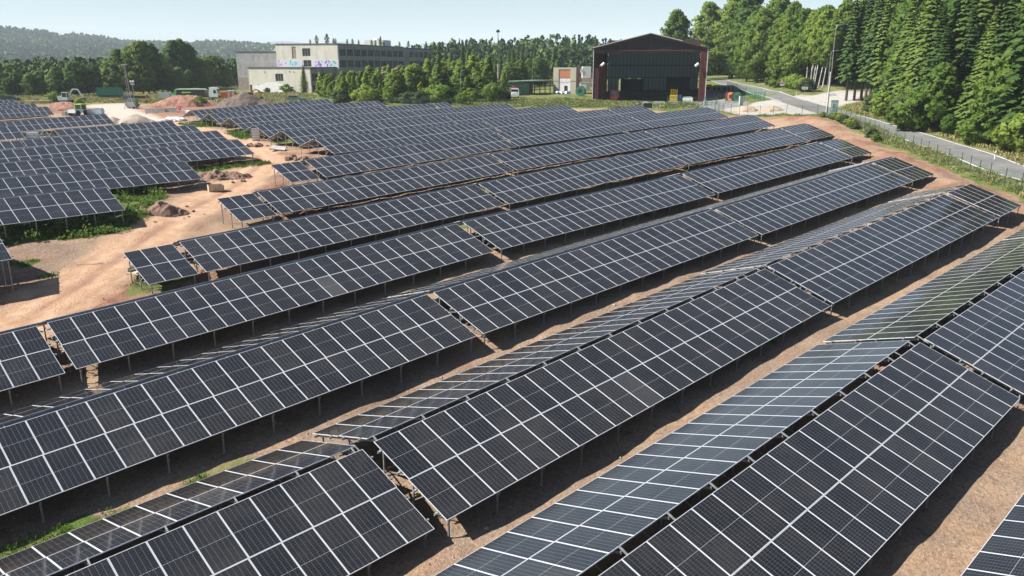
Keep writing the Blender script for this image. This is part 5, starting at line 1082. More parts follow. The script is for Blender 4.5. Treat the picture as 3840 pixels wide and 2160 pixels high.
# ------------------------------------------------------------------ machines
def wheel(t, x, y, r, w=.3, nm='wheel', rim=None):
    o = MB().tube((x, y - w / 2, r), (x, y + w / 2, r), r, r, 16).obj(nm, M_RUB, t); MB().tube((x, y - w / 2 - .01, r), (x, y + w / 2 + .01, r), r * .5, r * .5, 10).obj('rim', rim or M_GREY, o)
def excavator(label, x, y, rz, s, mb_, mc, boom, cabx=-.2, z=0.):
    t = thing('excavator', label, 'excavator', at(x, y, z), rz); t.scale = (s, s, s)
    for yy in (-.95, .95): MB().prism([(-1.5, .15), (-1.3, 0), (1.3, 0), (1.5, .15), (1.5, .5), (1.3, .68), (-1.3, .68), (-1.5, .5)], yy - .22, yy + .22, axis='y').obj('track', M_RUB, t)
    MB().box(-1.2, -1, .72, 1.1, 1, .95).box(-1.35, -.95, .95, -.3, .95, 1.7).box(-.3, -.0, .95, .8, .95, 1.45).obj('body', mb_, t)
    c = MB().box(-.25, -.98, 2.48, .95, -.05, 2.6).box(-.25, -.98, .95, .95, -.05, 1.45)
    for a, b2 in ((-.25, -.98), (.87, -.98), (-.25, -.13), (.87, -.13)): c.box(a, b2, 1.45, a + .08, b2 + .08, 2.48)
    o = c.obj('cab', mc, t); MB().box(-.22, -.95, 1.46, .92, -.09, 2.47).obj('glass', M_GLASS, o)
    b = MB()
    for p, q in zip(boom, boom[1:]): b.beam((p[0], .15, p[1]), (q[0], .15, q[1]), .22, .28)
    b.obj('boom', mb_, t); e = boom[-1]; MB().prism([(e[0] - .35, e[1]), (e[0] + .3, e[1] + .1), (e[0] + .25, e[1] - .55), (e[0] - .25, e[1] - .7)], -.25, .55, axis='y').obj('bucket', M_DARK, t); return t
excavator('small orange excavator with raised arm beside the dark earth heap', 99.6, 206.4, FR, .95, M_ORG, M_ORG, [(.6, 1.1), (1.1, 2.9), (1.9, 3.3), (2.9, 2.9), (3.3, 1.3)])
excavator('pale grey excavator with bent arm beyond the upper left arrays', 65.9, 248.4, FR, 1.15, mat('pale grey paint', (.5, .52, .5), .5), M_MINT, [(.6, 1.1), (1.2, 2.2), (2.0, 3.3), (3.3, 3.2), (4.3, 1.2)])
t = thing('tractor', 'small mint green tractor with lime cab frame beside wrapped pallets', 'tractor', at(54.8, 197.9), FR - .3)
MB().prism([(-1.1, .6), (1.0, .6), (1.1, 1.1), (.8, 1.45), (-1.0, 1.3)], -1.9, 0, axis='y').obj('hood', M_MINT, t); MB().box(-.9, 0, .6, .9, 1.4, 1.3).obj('body', M_MINT, t)
c = MB().box(-.95, -.05, 2.3, .95, 1.5, 2.5)
for a in (-.9, .8):
    for b2 in (0, 1.35): c.box(a, b2, 1.3, a + .1, b2 + .1, 2.3)
o = c.obj('cab_frame', M_LIME, t); MB().box(-.8, .02, 1.31, .8, 1.4, 2.28).obj('glass', M_GLASS, o)
for x in (-1.05, 1.05):
    for y in (-1.3, 1.0): MB().tube((x - .17, y, .6), (x + .17, y, .6), .6, .6, 16).obj('wheel', M_RUB, t)
t = thing('wrapped_stack', 'blue grey foil wrapped pallets stacked right of the mint tractor', 'pallet stack', at(57.6, 196.1), FR)
MB().prism([(-1.6, .15), (1.5, .1), (1.65, .7), (1.4, 1.4), (.6, 1.5), (-.4, 1.38), (-1.5, 1.3), (-1.7, .7)], 0, 1.3, axis='y').obj('wrapped_load', mat('blue grey foil', (.24, .31, .38), .3, noise=.4, nscale=2, col2=(.5, .55, .6)), t); MB().box(-1.6, .1, 0, 1.5, 1.2, .14).obj('pallet', M_WOOD, t)
def car(label, x, y, rz, m, kind='car', L=4.4, H=1.5, cat='car'):
    t = thing({'car': 'parked_car', 'van': 'parked_van'}[kind], label, cat, at(x, y), rz); h = L / 2; W_ = .88
    prof = [(-h, .35), (h, .35), (h, .78), (h * .92, .86), (h * .48, .95), (h * .2, H), (-h * .62, H), (-h * .92, .98), (-h, .85)] if kind == 'car' else [(-h, .35), (h, .35), (h, .9), (h * .78, 1.05), (h * .5, H), (-h * .97, H), (-h, .9)]
    MB().prism(prof, -W_, W_, axis='y').obj('body', m, t)
    gp = [(h * .42, .97), (h * .19, H - .07), (-h * .6, H - .07), (-h * .84, 1.0)] if kind == 'car' else [(h * .7, 1.08), (h * .48, H - .12), (-h * .9, H - .12), (-h * .9, 1.08)]
    for s_ in (-1, 1): MB().prism(gp, s_ * (W_ + .006) - .004, s_ * (W_ + .006) + .004, axis='y').obj('window', M_GLASS, t)
    MB().add([(h * .47, -.75, .98), (h * .47, .75, .98), (h * .215, .7, H - .04), (h * .215, -.7, H - .04)] if kind == 'car' else [(h * .785, -.75, 1.08), (h * .785, .75, 1.08), (h * .52, .7, H - .05), (h * .52, -.7, H - .05)], [(0, 1, 2, 3)]).obj('windscreen', M_GLASS, t)
    for xx in (-h * .62, h * .62):
        for s_ in (-1, 1): MB().tube((xx, s_ * .8 - .1, .32), (xx, s_ * .8 + .1, .32), .32, .32, 14).obj('wheel', M_RUB, t)
    return t
car('grey car parked behind the farthest arrays in front of the factory', 105.4, 192.2, FR, mat('grey car paint', (.20, .23, .27), .3, .4))
car('dark blue van left of the green bin beside the mast', 80, 241, FR + 2.4, mat('dark blue car paint', (.045, .05, .09), .35, .3), 'van', 4.8, 1.95, 'van')
car('yellow van parked beside the red earth heap', 83.0, 238.6, FR, mat('yellow van paint', (.48, .30, .04), .4), 'van', 4.9, 1.95, 'van')
car('black car parked beyond the farthest arrays at the left edge', 57.0, 268.5, FR, mat('black car paint', (.02, .02, .025), .25), 'car', 4.6, 1.5)
def container(nm, label, cat, x, y, rz, L, W_, H, m, z=0., roof=None):
    t = thing(nm, label, cat, at(x, y, z), rz); mb = MB(); mb.box(0, 0, .15, L, W_, H)
    n = int(L / .5)
    for i in range(n): mb.box(L * (i + .2) / n, -.05, .3, L * (i + .7) / n, -.001, H - .15)
    mb.obj('body', m, t); f = MB()
    for a in (0, L): f.box(a - .07, -.09, 0, a + .07, -.052, H + .05)
    f.box(-.07, -.09, H, L + .07, -.052, H + .1).obj('frame', roof or m, t); return t
t = container('bulk_container', 'dark green open container on wheels at the edge of the hay field', 'container', 80.2, 268.5, FR, 7.0, 2.4, 2.4, mat('dark green paint', (.015, .13, .10), .5, noise=.2), .7)
for x in (1.2, 5.0, 6.0): wheel(t, x, .2, .45); 
MB().box(.3, .2, -.25, 6.8, 2.2, .14).obj('chassis', M_DARK, t)
container('bulk_container', 'green container cut by the left edge of the picture', 'container', 53.2, 276.5, FR, 3.2, 2.4, 1.5, mat('mid green paint', (.04, .20, .06), .5))
container('waste_bin', 'light green waste bin beside the foot of the mast', 'bin', 77.6, 231.3, FR, 1.2, 1.1, 1.5, mat('light green plastic', (.10, .30, .10), .5))
container('site_container', 'pale grey container left of the green tipper truck', 'container', 91.4, 248.8, FR, 3.2, 2.4, 2.0, mat('pale grey container', (.55, .56, .55), .6))
t = container('skip_container', 'long orange skip behind the portable toilets', 'skip', 104.2, 238.6, FR, 5.8, 2.3, 1.9, M_ORG)
MB().box(.3, -.07, .6, 1.6, -.052, 1.7).obj('grille', mat('light orange', (.75, .26, .06), .5), t)
for i, (x, y, lb) in enumerate(((106.0, 233.0, 'orange portable toilet with white roof, left one of the two'), (106.9, 232.1, 'orange portable toilet with white roof, right one of the two'))):
    t = thing('portable_toilet', lb, 'portable toilet', at(x, y, .35), FR); MB().box(-.55, 0, 0, .55, 1.1, 1.85).obj('cabin', mat('orange red plastic', (.60, .10, .05), .5) if i == 0 else bpy.data.materials['orange red plastic'], t)
    MB().prism([(-.6, 1.85), (.6, 1.85), (.35, 2.15), (-.35, 2.15)], -.04, 1.14, axis='y').obj('roof', M_WHITE, t); MB().box(-.4, -.02, .1, .4, -.003, 1.75).obj('door', mat('pale door', (.6, .35, .3), .5), t)
# tipper truck with white cab
t = thing('tipper_truck', 'articulated truck with white cab and black and green tipping trailer', 'truck', at(93.0, 240.9), FR)
k = mat('white cab paint', (.75, .76, .76), .35)
def shape(prof, y0, y1, nm, m, par=t): return MB().prism(prof, y0, y1, axis='y').obj(nm, m, par)
tr = shape([(0, 1.2), (9.0, 1.2), (9.0, 3.0), (.3, 3.0), (0, 2.9)], 0, 2.4, 'trailer_body', mat('black trailer', (.015, .02, .018), .4)); gg = mat('bright green', (.05, .42, .07), .45)
shape([(0, 1.2), (.55, 1.2), (.75, 3.0), (.3, 3.0), (0, 2.9)], -.02, -.001, 'green_end', gg, tr); shape([(.3, 3.0), (9, 3.0), (8.7, 3.22), (4.5, 3.3), (.6, 3.25)], -.05, 2.45, 'tarpaulin', mat('pale green tarpaulin', (.45, .60, .42), .7), tr)
shape([(2.2, 2.0), (4.8, 2.15), (5.1, 2.3), (4.6, 2.45), (3.2, 2.4), (2.4, 2.5)], -.02, -.001, 'green_logo', mat('lime logo', (.25, .62, .04), .5), tr)
MB().box(.4, .3, .9, 13, 2.1, 1.18).obj('chassis', M_DARK, t)
for x in (1.2, 2.5, 3.8, 10.6): wheel(t, x, .15, .5); wheel(t, x, 2.25, .5)
for z in (1.5, 2.1, 2.7): MB().box(9.15, .1, z, 10.1, .16, z + .08).obj('ladder_rail', M_GREY, t)
cabn = MB().prism([(10.2, .9), (12.7, .9), (12.75, 1.9), (12.45, 3.3), (11.9, 3.7), (10.3, 3.7)], 0, 2.4, axis='y').obj('cab', k, t)
MB().prism([(11.5, 2.0), (12.35, 2.0), (12.2, 2.9), (11.5, 2.9)], -.015, -.002, axis='y').obj('side_window', M_GLASS, cabn); MB().add([(12.78, .15, 2.0), (12.78, 2.25, 2.0), (12.5, 2.25, 3.2), (12.5, .15, 3.2)], [(0, 1, 2, 3)]).obj('windscreen', M_GLASS, cabn)
wheel(t, 12.0, .12, .5)
# mobile mast: lattice, floodlight cluster and stay legs
t = thing('mobile_mast', 'grey lattice camera mast on splayed legs at the red heap', 'mast', at(69.6, 208.2), FR)
mb = MB(); h0, h1 = .8, 10.4
for (x, y) in ((-.28, 0), (.28, 0), (0, .5)): mb.beam((x * 1.3, y * 1.3, h0), (x * .6 - .5, y * .6, h1), .06, .06)
for i in range(15):
    z = h0 + (h1 - h0) * i / 15; z2 = z + .64; f = 1.3 - .7 * i / 15; dx = -.5 * i / 15; mb.beam((-.28 * f + dx, 0, z), (.28 * f + dx, 0, z2), .035, .035); mb.beam((.28 * f + dx, 0, z), (0 + dx, .5 * f, z2), .035, .035)
mb.obj('lattice', M_GALV, t); MB().box(-1.3, -.1, 10.35, .3, .1, 10.5).obj('top_bar', M_GREY, t)
MB().tube((.9, .2, .8), (.9, .2, 6.2), .09, .07, 8).obj('second_pole', M_GALV, t)
for x, z in ((.6, 6.3), (1.2, 6.3), (.75, 5.7), (1.2, 5.6)): MB().box(x - .22, 0, z, x + .22, .2, z + .42).obj('floodlight', M_WHITE if z > 6 else M_GREY, t)
for x, y in ((-1.4, -.8), (1.6, -.8), (-1.0, 1.4), (1.4, 1.4)): MB().beam((x, y, 0), (x * .15, y * .15, 2.6), .13, .13).obj('leg', M_GALV, t)
MB().box(-.9, -.5, .5, 1.0, .9, 1.5).obj('winch_box', M_GREY, t)
# concrete trough elements, poles, sacks
for i, (x, y, L_) in enumerate(((64.8, 185.4, 2.6), (66.4, 183.8, 2.2), (68.0, 182.6, 2.2))):
    tag(MB().box(0, 0, 0, L_, .25, 1.1).box(0, 1.5, 0, L_, 1.75, 1.1).box(0, .25, 0, L_, 1.5, .2).obj('concrete_trough', M_CONC, None, at(x, y), FR), 'pale concrete channel element in the row left of the white poles', 'concrete element', 'concrete channel elements')
for i in range(3): tag(MB().box(0, 0, 0, .85, 1.6, .95).prism([(.05, .95), (.8, .95), (.7, 1.02), (.15, 1.02)], .1, 1.5, axis='y').obj('concrete_trough', M_CONC, None, at(51.9 + i * .75, 199.8 - i * .75), FR), 'grey concrete block in the row left of the mint tractor', 'concrete element', 'concrete blocks by the tractor')
for i in range(9):
    a = rr.uniform(-.35, .1); x, y = 68.5 + rr.uniform(-.5, 2.5), 177.5 + rr.uniform(-1.5, 2)
    tag(MB().beam((0, 0, .25 + i * .05), (rr.uniform(4, 6), 0, .35 + i * .04), .11, .09).obj('pole', mat('pale steel', (.5, .5, .47), .5, .3) if i == 0 else bpy.data.materials['pale steel'], None, at(x, y), FR + a), 'long pale steel profile in the loose pile behind the roof shaped arrays', 'steel profile', 'loose steel profiles')
for i, (x, y, s_) in enumerate(((60.3, 158.5, 1.2), (61.6, 157.6, 1.0), (59.0, 159.6, .8), (70.6, 176.0, .8), (71.3, 175.0, .6))):
    tag(MB().rock((0, 0, s_ * .25), s_, 50 + i, sq=.45).obj('foil_sheet', mat('white foil', (.7, .7, .68), .4) if i == 0 else bpy.data.materials['white foil'], None, at(x, y)), 'crumpled white foil lying left of the farthest roof shaped array', 'foil', 'white foil pieces by the arrays')
tag(MB().rock((0, 0, .4), .55, 77, sq=.8).tube((.2, 0, .6), (.5, 0, 1.3), .12, .1, 6).obj('red_rammer', mat('machine red', (.5, .03, .05), .5), None, at(70.5, 181)), 'small red machine behind the pile of pale steel profiles', 'machine')
for i, (x, y) in enumerate(((58.5, 254.5), (59.7, 252.4), (61.3, 250.6))): tag(MB().box(-1.4, -.6, 0, 1.4, .6, .2).box(-1.3, -.5, .25, 1.35, .55, .5).box(-1.2, -.55, .2, -1.0, .55, .25).box(1.0, -.55, .2, 1.2, .55, .25).box(-1.35, -.5, .56, 1.3, .5, .8).box(-1.2, -.5, .5, -1.0, .5, .56).box(1.0, -.5, .5, 1.2, .5, .56).obj('timber_stack', M_WOOD, None, at(x, y), FR + .2 * i), 'low stack of boards beyond the upper left arrays', 'timber stack', 'timber stacks beyond the arrays')
# yard between shed and hangar
t = thing('truck_crane', 'old yellow crane with pale blue cabin standing in tall grass', 'crane', at(134.3, 144.9), FR)
MB().prism([(-1.6, .2), (.4, .2), (.35, 1.4), (.0, 1.7), (-1.3, 1.7), (-1.6, 1.3)], 0, 1.8, axis='y').obj('cabin', mat('faded blue paint', (.30, .42, .48), .6, noise=.3, nscale=2), t); MB().box(.4, .2, .5, 2.2, 1.8, 1.1).box(1.1, .3, 1.1, 2.0, 1.6, 2.3).obj('superstructure', M_YEL, t)
MB().beam((1.7, .9, 2.3), (-1.2, .9, 2.9), .35, .4).beam((-1.2, .9, 2.9), (-1.5, .9, 2.3), .2, .2).obj('boom', M_YEL, t); MB().box(1.9, .3, 1.6, 2.5, 1.5, 3.0).obj('winch_frame', mat('straw yellow', (.6, .5, .2), .6), t)
for x in (-1.0, .9, 1.8): wheel(t, x, .1, .42)
t = thing('old_truck', 'old white bonneted truck with black bed and red hoist', 'truck', at(142.4, 148.6), FR)
MB().prism([(-1.1, .6), (1.1, .6), (1.1, 1.15), (-1.1, 1.15)], -1.2, 0, axis='y').prism([(-.7, 1.152), (.7, 1.152), (.55, 1.5), (-.55, 1.5)], -1.15, 0, axis='y').obj('bonnet', k, t)
cb = MB().prism([(-1.15, .7), (1.15, .7), (1.1, 1.9), (.95, 2.5), (-.95, 2.5), (-1.1, 1.9)], 0.002, 1.5, axis='y').obj('cab', k, t); MB().prism([(-.9, 1.65), (.9, 1.65), (.8, 2.25), (-.8, 2.25)], -.02, 0.0, axis='y').obj('windscreen', M_GLASS, cb)
MB().box(-1.1, 1.6, 1.0, 1.1, 5.6, 1.9).obj('bed', mat('black steel', (.03, .03, .03), .6), t); MB().box(.3, 1.8, 1.9, 1.2, 2.8, 2.2).obj('blue_box', M_BLUE, t); MB().beam((0, 1.4, 2.5), (-.6, 1.2, 3.1), .2, .2).beam((-.6, 1.2, 3.1), (.5, 1.4, 2.7), .14, .14).obj('hoist', mat('hoist red', (.6, .06, .04), .5), t)
for x in (-1.0, 1.0):
    for y in (-.6, 3.2, 4.6): MB().tube((x - .14, y, .5), (x + .14, y, .5), .5, .5, 14).obj('wheel', M_RUB, t)
def reel(label, x, y, r, w_, rz, mf, mc=None, z=0., group=None):
    t = thing('cable_reel', label, 'cable reel', at(x, y, z), rz, group)
    for s_ in (-1, 1):
        o = MB().tube((s_ * w_ / 2 - .05, 0, r), (s_ * w_ / 2 + .05, 0, r), r, r, 20).obj('flange', mf, t); MB().tube((s_ * (w_ / 2 + .052), 0, r), (s_ * (w_ / 2 + .056), 0, r), r * .5, r * .5, 12).obj('hub_ring', M_DARK, o)
    MB().tube((-w_ / 2 + .06, 0, r), (w_ / 2 - .06, 0, r), r * .8, r * .8, 18).obj('cable', mc or M_DARK, t); return t
reel('large dark green cable reel standing left of the hangar', 167.4, 148.6, 1.35, 1.1, FR + 1.2, mat('bottle green', (.02, .12, .08), .5))
for i, (x, y) in enumerate(((195.8, 124.2), (195.0, 122.3), (194.4, 120.2), (193.9, 118.6))): reel('wooden cable reel in the row right of the hangar', x, y, 1.05, 1.0, FR + .5, mat('weathered reel', (.40, .35, .30), .8, noise=.3) if i == 0 else bpy.data.materials['weathered reel'], group='cable reels right of the hangar')
reel('yellow cable reel at the left end of the reel row', 197.6, 127.6, 1.05, .7, FR + .8, M_YEL)
for i, (x, y, c_) in enumerate(((161.8, 98.6, 'orange'), (160.9, 97.2, 'dark'), (160.2, 96.0, 'green'), (163.0, 100.0, 'rusty'))): reel(f'{c_} reel in the short row behind the grey cabinet of the yard', x, y, .95, .5, FR + .4, {'orange': M_ORG, 'dark': M_DARK, 'green': M_GREEN, 'rusty': M_RUST}[c_])
pk = mat('pink pipe', (.55, .12, .18), .5); wt = mat('off white pipe', (.6, .58, .52), .6)
for i in range(12):
    x, y = 183 + rr.uniform(-3.5, 4.5), 113.5 + rr.uniform(-2, 2.5); tag(MB().tube((-1.9, 0, .12), (1.9, 0, .12), .12, .12, 7).tube((-1.8, .26, .12), (1.7, .26, .12), .12, .12, 7).beam((-.8, -.1, .27), (-.8, .38, .27), .06, .06).obj('pipe_bundle', pk if i % 3 else wt, None, at(x, y, .25 * (i % 3)), FR + rr.uniform(-.5, .7)), 'pink bundle of pipes in the pile right of the hangar' if i % 3 else 'off white bundle of pipes in the pile right of the hangar', 'pipe bundle', 'pink pipes right of the hangar' if i % 3 else 'white pipes right of the hangar')
t = thing('street_cabinet', 'tall grey distribution cabinet at the yard entrance', 'cabinet', at(149.3, 88.6), FR + .3); MB().box(-.4, -.2, .3, .4, .25, 1.9).obj('case', M_GREY, t); MB().box(-.42, -.22, 1.9, .42, .27, 1.97).obj('roof', M_DARK, t); MB().box(-.35, -.15, -.2, .35, .2, .3).obj('base', M_CONC, t)
t = thing('street_cabinet', 'small pale grey cabinet in the grass by the green gate', 'cabinet', at(147.0, 95.6), FR); MB().box(-.3, -.15, .1, .3, .2, 1.15).obj('case', M_GREY, t); MB().box(-.25, -.1, -.2, .25, .15, .1).obj('base', M_CONC, t)
for i in range(10):
    x, y = 171 + rr.uniform(-2.6, 2.6), 158.6 + rr.uniform(-1.6, 1.6); tag(MB().rock((0, 0, .3), rr.uniform(.45, .75), 300 + i, sq=.75).obj('sack', M_WHITE if i % 3 else M_BLUE, None, at(x, y)), 'white sack in the pile before the tan building' if i % 3 else 'blue sack in the pile before the tan building', 'sack', 'white sacks before the tan building' if i % 3 else 'blue sacks before the tan building')
for i, (x, y) in enumerate(((172.5, 153.2), (171.2, 151.4))): tag(MB().box(-.7, -.5, 0, .7, .5, .85).box(-.75, -.55, .85, .75, .55, .93).obj('blue_bin', M_BLUE, None, at(x, y), FR), 'blue plastic box beside the large green cable reel', 'box', 'blue boxes by the green reel')
# ------------------------------------------------------------------ road signs
def sign_post(t, h, x=0.): return MB().tube((x, 0, -.2), (x, 0, h), .035, .035, 8).obj('post', M_GALV, t)
t = thing('warning_sign', 'red edged triangular warning sign with a small plate beside the road', 'road sign', at(181.0, 96.9), FR); sign_post(t, 3.0)
pl = MB().prism([(-.62, 1.95), (.62, 1.95), (0, 3.02)], -.06, -.04, axis='y').obj('triangle', mat('sign red', (.55, .03, .03), .4), t); MB().prism([(-.42, 2.06), (.42, 2.06), (0, 2.8)], -.066, -.061, axis='y').obj('white_field', M_WHITE, pl); MB().box(-.04, -.072, 2.2, .04, -.067, 2.55).obj('symbol', M_DARK, pl)
MB().box(-.45, -.06, 1.35, .45, -.04, 1.8).obj('plate', M_WHITE, t)
t = thing('town_sign', 'small white rectangular sign on a post before the birches', 'road sign', at(170.8, 85.9), FR); sign_post(t, 2.2); MB().box(-.65, -.06, 1.7, .65, -.04, 2.25).obj('panel', M_WHITE, t); MB().box(-.5, -.066, 1.93, .5, -.061, 2.05).obj('lettering_line', M_DARK, t)
t = thing('info_board', 'pale green information board with a shield emblem at the road fence', 'sign', at(136.3, 62.9), FR)
for x in (-.5, .5): sign_post(t, 2.75, x)
bd = MB().box(-.62, -.07, .95, .62, -.04, 2.85).obj('board', mat('board green', (.10, .34, .20), .5), t); MB().box(-.54, -.078, 1.02, .54, -.071, 2.5).obj('white_field', mat('pale board', (.62, .72, .70), .5), bd)
MB().prism([(-.22, 2.2), (.22, 2.2), (.24, 1.8), (.12, 1.5), (0, 1.4), (-.12, 1.5), (-.24, 1.8)], -.086, -.079, axis='y').obj('emblem', mat('emblem green', (.03, .22, .13), .5), bd); MB().prism([(.0, 2.12), (.14, 2.12), (.15, 1.8), (.0, 1.5)], -.092, -.087, axis='y').obj('emblem_half', M_WHITE, bd)
MB().box(-.42, -.086, 2.6, .42, -.0785, 2.7).obj('lettering_line', M_WHITE, bd); MB().box(-.35, -.086, 1.15, .35, -.079, 1.22).obj('lettering_line', bpy.data.materials['emblem green'], bd)
for i, (x, y) in enumerate(((131.6, 57.6), (137.3, 53.9), (108.2, 29.5), (172.3, 88.5), (155, 73.5))):
    t = thing('road_post', 'white roadside marker post with black band', 'marker post', at(x, y), FR, 'white marker posts along the road'); MB().prism([(-.06, 0), (.06, 0), (.06, .95), (-.06, .85)], -.04, .04, axis='y').obj('post', M_WHITE, t); MB().prism([(-.065, .6), (.065, .6), (.065, .78), (-.065, .72)], -.045, .045, axis='y').obj('band', M_DARK, t)
t = tag(MB().box(-.7, -.3, 0, .7, .3, .5).prism([(-.7, .5), (.7, .5), (.5, .65), (-.5, .65)], -.25, .25, axis='y').obj('white_block', M_WHITE, None, at(176, 82), FR), 'white block lying at the junction behind the tall lamp', 'block')
# workers are not distinguishable in the photograph; nothing more is added here

# ------------------------------------------------------------------ hills, far woods, haze
YAW, PIT = rad(46.403), rad(-15.769)
def bearing(px):   # world azimuth of a photograph column near the horizon, used to shape the far ridges
    return YAW - math.atan((px - 1920) / 2974.8 * 1.0 / math.cos(PIT))
def elev(px, py):
    f = np.array([math.cos(PIT), 0, math.sin(PIT)]); u = np.array([-math.sin(PIT), 0, math.cos(PIT)]); r = np.array([0, 1, 0])
    d = f + r * (px - 1920) / 2974.8 - u * (py - 1080) / 2974.8; return d[2] / math.hypot(d[0], d[1])
def ridge(name, sky_, r0, r1, r2, zbase, m, drop=0., nr=26, rough=0., seed=1):
    """real hill: rises from r0 to a crest at r1 and falls again to r2"""
    xs = np.array([p[0] for p in sky_], float); n = 150; px = np.linspace(xs[0], xs[-1], n); py = np.interp(px, xs, [p[1] for p in sky_])
    az = np.array([bearing(p) for p in px]); el = np.array([elev(a, b) for a, b in zip(px, py)]); crest = 16 + el * r1 - drop
    taper = np.clip(np.minimum(np.arange(n), np.arange(n)[::-1]) / 6, 0, 1)
    R = np.r_[np.linspace(r0, r1, nr), np.linspace(r1, r2, 9)[1:]]; V = []
    for i in range(n):
        for r in R:
            t = (r - r0) / (r1 - r0) if r <= r1 else 1 - (r - r1) / (r2 - r1); t = t * t * (3 - 2 * t); zb = zbase - 3
            z = zb + (crest[i] - zb) * t
            V.append((r * math.cos(az[i]), r * math.sin(az[i]), z))
    V = np.array(V); V[:, 2] += (fbm(V[:, 0] + 5000, V[:, 1] + 5000, (r1 - r0) * .35, 4, seed) - .5) * rough * np.tile(np.clip((R - r0) / (r1 - r0), 0, 1) * (R < r1), n)
    k = len(R); F = [(i * k + j, (i + 1) * k + j, (i + 1) * k + j + 1, i * k + j + 1) for i in range(n - 1) for j in range(k - 1)]
    me = bpy.data.meshes.new(name); me.from_pydata([tuple(v) for v in V], [], F); me.materials.append(m); me.polygons.foreach_set('use_smooth', [True] * len(F))
    bm = bmesh.new(); bm.from_mesh(me); bmesh.ops.recalc_face_normals(bm, faces=bm.faces); bm.to_mesh(me); bm.free()
    return tag(link(name, me), kind='structure'), V.reshape(n, k, 3), R, az
def wood_mat(name, cols):
    m, n = newmat(name, .8, .1); a = n.n('ShaderNodeVertexColor', layer_name='tone'); n.t.links.new(n.ramp(a.outputs[0], [(0, cols[0]), (.5, cols[1]), (1, cols[2])]), n.b.inputs['Base Color']); return m
M_WOODF = wood_mat('forest canopy', ((.016, .038, .016), (.045, .085, .024), (.11, .165, .04)))
def far_wood(name, P, h, w, m, seed, conif=.4, per=26, leaf=1.2):
    """a wood too far away to count: many little crowns in one mesh"""
    r = np.random.default_rng(seed); n = len(P); hh = h * r.uniform(.65, 1.25, n); ww = w * r.uniform(.7, 1.3, n); con = r.random(n) < conif
    patch_ = fbm(P[:, 0] + 9000, P[:, 1] + 9000, w * 14, 3, seed); con = con | (patch_ < .42)
    f = r.random((n, per)); a = r.uniform(0, 6.28, (n, per)); prof = np.where(con[:, None], (1 - f) * 1.0, np.sqrt(np.clip(1 - (f * 2 - .95) ** 2, 0, 1)))
    R = ww[:, None] * prof * r.uniform(.6, 1, (n, per)); c = np.stack([P[:, 0:1] + R * np.cos(a), P[:, 1:2] + R * np.sin(a), P[:, 2:3] + hh[:, None] * (.12 + .86 * f)], -1)
    nr_ = np.stack([np.cos(a), np.sin(a), .6 + 0 * a], -1); q = r.normal(size=(n, per, 3)) * .5 + nr_; q /= np.linalg.norm(q, axis=-1, keepdims=True)
    b = np.cross(q, r.normal(size=(n, per, 3))); b /= np.linalg.norm(b, axis=-1, keepdims=True); d = np.cross(q, b); s = leaf * r.uniform(.6, 1.3, (n, per, 1)) * np.where(con, .8, 1.1)[:, None, None]
    Q = np.stack([c - b * s, c - d * s, c + b * s, c + d * s], 2).reshape(-1, 3); L = Leaves(1); L.v = [Q]; me = L.mesh(name, m)
    tone = np.clip(np.where(con, .22, .62)[:, None] + r.normal(size=(n, 1)) * .14 + r.normal(size=(n, per)) * .08 + (patch_ - .5)[:, None] * .8, 0, 1)
    t = np.repeat(tone.reshape(-1), 4); ca = me.color_attributes.new('tone', 'FLOAT_COLOR', 'POINT'); ca.data.foreach_set('color', np.stack([t, t, t, np.ones_like(t)], -1).astype(np.float32).ravel())
    return tag(link(name, me), kind='stuff')
def on_ridge(V, n, seed, lo=.0, hi=.75):
    r = np.random.default_rng(seed); a = r.random(n) * (V.shape[0] - 1.001); b = (lo + (hi - lo) * r.random(n)) * (V.shape[1] - 1.001); i, j = a.astype(int), b.astype(int); fa, fb_ = (a - i)[:, None], (b - j)[:, None]
    return (V[i, j] * (1 - fa) + V[i + 1, j] * fa) * (1 - fb_) + (V[i, j + 1] * (1 - fa) + V[i + 1, j + 1] * fa) * fb_
M_HILL = mat('wooded slope ground', (.035, .06, .025), .95); M_FAR = mat('distant mountain', (.02, .035, .03), .95, noise=.3, nscale=.002)
o, V, R_, az_ = ridge('hills', [(-500, 88), (-200, 95), (0, 103), (41, 112), (83, 120), (137, 130), (207, 137), (269, 145), (331, 149), (360, 159), (385, 161), (414, 154), (455, 153), (517, 157), (580, 163), (646, 166), (725, 168), (807, 170), (870, 163), (911, 166), (1000, 170), (1100, 178), (1250, 195), (1400, 225), (1500, 245)], 1250, 2800, 3600, -2, M_HILL, drop=12, rough=90, seed=3)
far_wood('wooded_hillside', on_ridge(V, 9000, 5), 17, 7.0, M_WOODF, 6, .35, 20, 3.4)
o, V, R_, az_ = ridge('hills', [(-500, 165), (-200, 172), (0, 187), (60, 197), (110, 214), (150, 232), (220, 262)], 900, 1400, 1700, -2, M_HILL, drop=12, rough=30, seed=4)
far_wood('wooded_hillside', on_ridge(V, 1300, 7), 15, 5.0, M_WOODF, 8, .8, 22, 2.2)
o, V, R_, az_ = ridge('hills', [(1300, 235), (1400, 212), (1500, 200), (1600, 192), (1700, 182), (1800, 172), (1866, 170), (1930, 166), (2006, 155), (2040, 148), (2095, 156), (2155, 151), (2220, 158), (2300, 172), (2400, 176), (2480, 168), (2520, 160), (2600, 160), (2800, 150), (3100, 120)], 370, 560, 760, 7, M_HILL, drop=14, rough=8, seed=5)
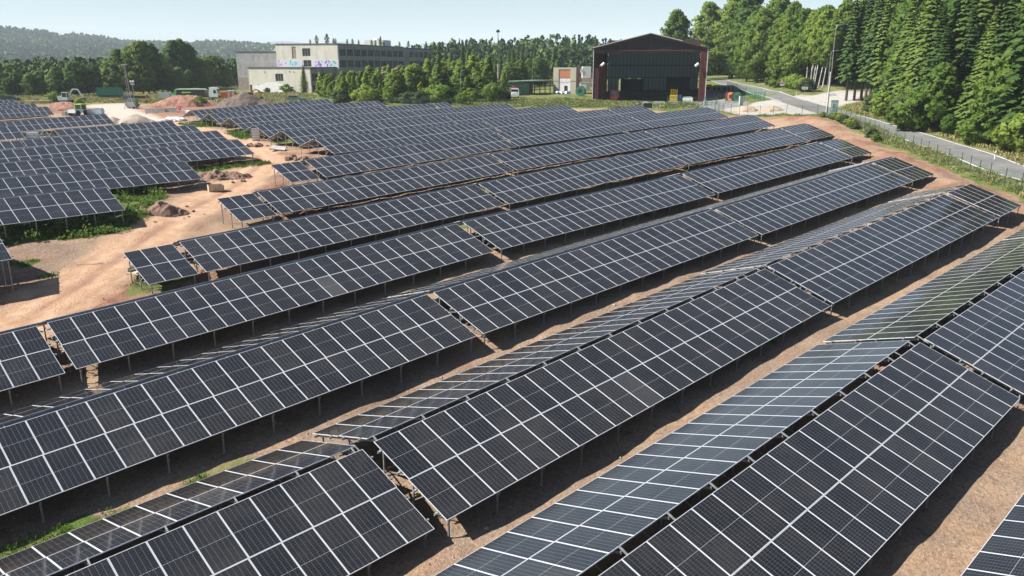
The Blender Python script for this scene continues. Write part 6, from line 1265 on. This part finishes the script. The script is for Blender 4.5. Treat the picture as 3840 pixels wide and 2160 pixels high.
far_wood('far_wood', on_ridge(V, 2300, 9), 14.5, 3.0, M_WOODF, 10, .5, 40, 1.05)
Pb = np.array(scatter([(46, 312), (70, 305), (92, 310), (118, 318), (150, 332), (170, 350), (170, 410), (70, 410), (40, 350)], 5.5, 16)); far_wood('left_wood', np.c_[Pb, terr(Pb[:, 0], Pb[:, 1])], 10.5, 3.0, M_WOODF, 17, .1, 110, .62)
# flat valley wood between the left trees and the hills
r_ = np.random.default_rng(12); n_ = 2400; a_ = np.array([bearing(p) for p in r_.uniform(-150, 1500, n_)]); d_ = r_.uniform(400, 680, n_); X_, Y_ = d_ * np.cos(a_), d_ * np.sin(a_)
far_wood('valley_wood', np.stack([X_, Y_, terr(X_, Y_) - 1.5], -1), 11, 4.0, M_WOODF, 13, .2, 26, 1.3)
ridge('mountains', [(600, 200), (900, 180), (1038, 168), (1057, 162), (1082, 158), (1120, 155), (1148, 155), (1177, 158), (1202, 161), (1243, 164), (1305, 159), (1339, 156), (1363, 161), (1397, 166), (1471, 174), (1533, 178), (1575, 171), (1616, 164), (1657, 162), (1699, 164), (1740, 168), (1802, 170), (1844, 164), (1885, 166), (1968, 169), (2050, 171), (2134, 174), (2300, 170), (2500, 176), (2900, 170)], 6200, 9000, 9900, -15, M_FAR, rough=40, seed=6)
ridge('mountains', [(-600, 150), (300, 178), (600, 190), (900, 196), (1300, 186), (1500, 186), (1800, 184), (1850, 180), (2200, 186), (2600, 180), (3300, 176)], 4200, 5600, 6100, -15, M_FAR, rough=30, seed=8)
hz = MB().box(-640, -640, -60, 10440, 10440, 420)
hm = bpy.data.materials.new('haze'); hm.use_nodes = True; t = hm.node_tree; t.nodes.remove(t.nodes['Principled BSDF']); pv = t.nodes.new('ShaderNodeVolumePrincipled')
pv.inputs['Color'].default_value = (.80, .90, 1, 1); pv.inputs['Density'].default_value = .00013; pv.inputs['Anisotropy'].default_value = 0.; t.links.new(pv.outputs[0], t.nodes['Material Output'].inputs['Volume'])
tag(hz.obj('haze', hm), kind='stuff')
